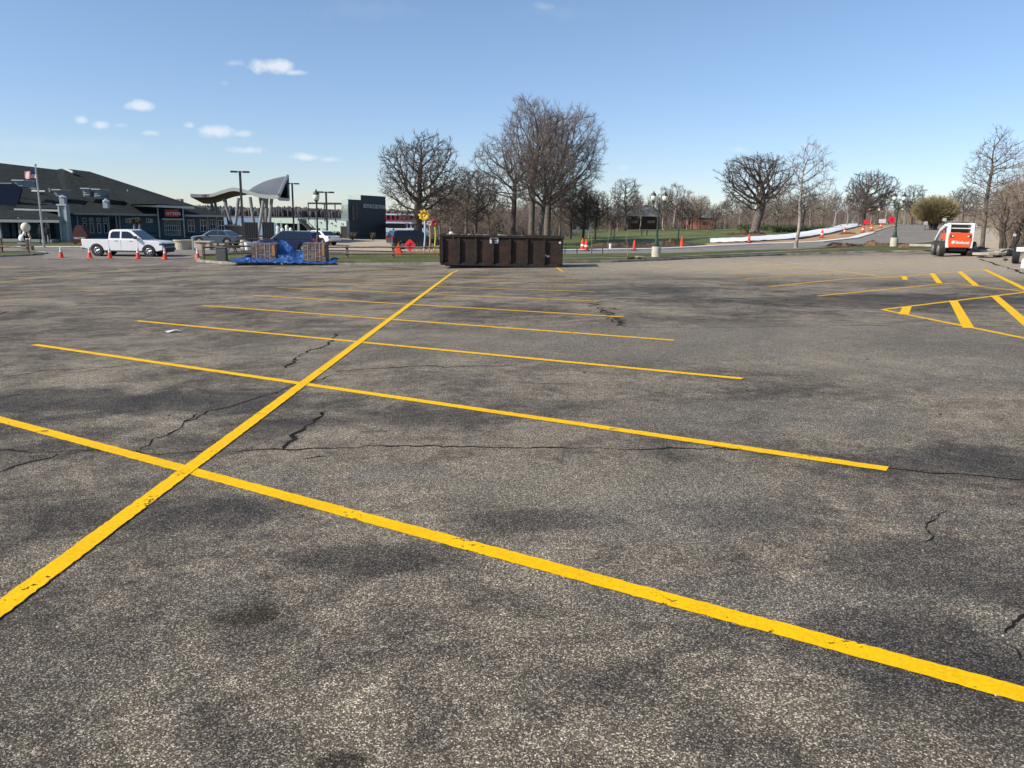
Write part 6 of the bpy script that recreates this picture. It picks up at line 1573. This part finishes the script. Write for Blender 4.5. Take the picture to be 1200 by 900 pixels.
heap(983, 1005, 104, .5, 'dark hole and spoil beside the kerb', .8, M_dirt)
q = PD(1086, 64); t = thing('kerb_stone', 'pale loose kerb stone lying on the verge left of the skid steer', 'kerb stone', (q.x, q.y, q.z+.15), R(-28)); b = MB(); b.box((0, 0, .1), (2.6, .22, .2)); b.build('stone', M_conc, t, bevel=.02)
# fence line and posts on the lawn
for px, D, h in [(794.5, 92, 1.6), (752, 120, .9), (716, 118, .9), (758, 124, .9)]:
    q = PD(px, D); t = thing('field_post', {794.5: 'dark green post on the lawn right of the double lamp post', 752: 'short dark post on the lawn left of the lamp post', 716: 'short dark bin post on the lawn above the soil heap', 758: 'short post just left of the lamp lanterns line on the lawn'}[px], 'post', q)
    b = MB(); b.tube((0, 0, 0), (0, 0, h), .09, .08, 8); b.build('shaft', M_green, t); b = MB(); b.ball((0, 0, h), .11, 8); b.build('cap', M_green, t)
a = [PD(px, 62.5) for px in (652, 662, 676, 693, 706)]
t = thing('cable_fence', 'low dark rail between the container and the orange drums', 'fence', a[0])
for p in a:
    b = MB(); v = p-a[0]; b.tube((v.x, v.y, v.z), (v.x, v.y, v.z+.55), .04, n=6); b.build('post', M_steel, t)
for p, c_ in zip(a, a[1:]):
    b = MB(); b.tube(p-a[0]+Vector((0, 0, .5)), c_-a[0]+Vector((0, 0, .5)), .03, n=6); b.build('rail', M_steel, t)

# ================================================================== far shore
M_wood2 = mat2('hazed_bare_wood', (.08, .073, .075), (.135, .12, .112), .02, 1, fine=.3, fs=.08, lo=.35, hi=.65)  # grey-brown of bare trees, lightened in the colour to stand in for distance haze
rr = random.Random(5)
for nm_, D_, a0, a1, zt_ in (('far_wood', 1250, -150, 700, 12.5),):
    # finer crown pitch than the panel width of a lobe
    b = MB(); rr = random.Random(9); px = a0
    while px < a1:
        for row in range(3):
            Dr = D_+row*30+rr.uniform(-10, 10); x = (px+rr.uniform(-1, 1)-600)*Dr/920.8; env_ = zt_*(.80+.08*row)*(1+.28*mn.noise(Vector((px*.022, 3.1, 2)))+.14*mn.noise(Vector((px*.12, row, 5))))
            h = env_*rr.uniform(.66, 1.08); r_ = rr.uniform(1.2, 3.4); k = len(b.v); nn = 7
            for (fr, zz_) in ((.35, -5), (.75, h*.25-3), (1.0, h*.62), (.72, h*.86), (.2, h)):
                for i in range(nn): a = 2*math.pi*i/nn; j = rr.uniform(.8, 1.2); b.v.append((x+r_*fr*j*math.cos(a), Dr+r_*fr*j*math.sin(a), zz_+rr.uniform(-.6, .6)))
            for q_ in range(4):
                for i in range(nn): j = (i+1) % nn; b.f.append((k+q_*nn+i, k+q_*nn+j, k+(q_+1)*nn+j, k+(q_+1)*nn+i))
            b.f.append(tuple(k+4*nn+i for i in range(nn)))
        px += .62
    o = b.build(nm_, M_wood2, None); tag(o, 'brown bare woodland along the far shore of the lake', 'woodland', kind='stuff')
b = MB(); b.v = []
for px in range(-300, 720, 20):
    for D_, z in ((1225, -4.9), (1235, -3.2), (1400, -2.5), (1900, 4)): b.v.append(((px-600)*D_/920.8, D_, z))
m_ = len(b.v)//4
b.f = [(4*i+k, 4*i+4+k, 4*i+5+k, 4*i+1+k) for i in range(m_-1) for k in range(3)]
o = b.build('far_shore', M_wood2); o['kind'] = 'structure'
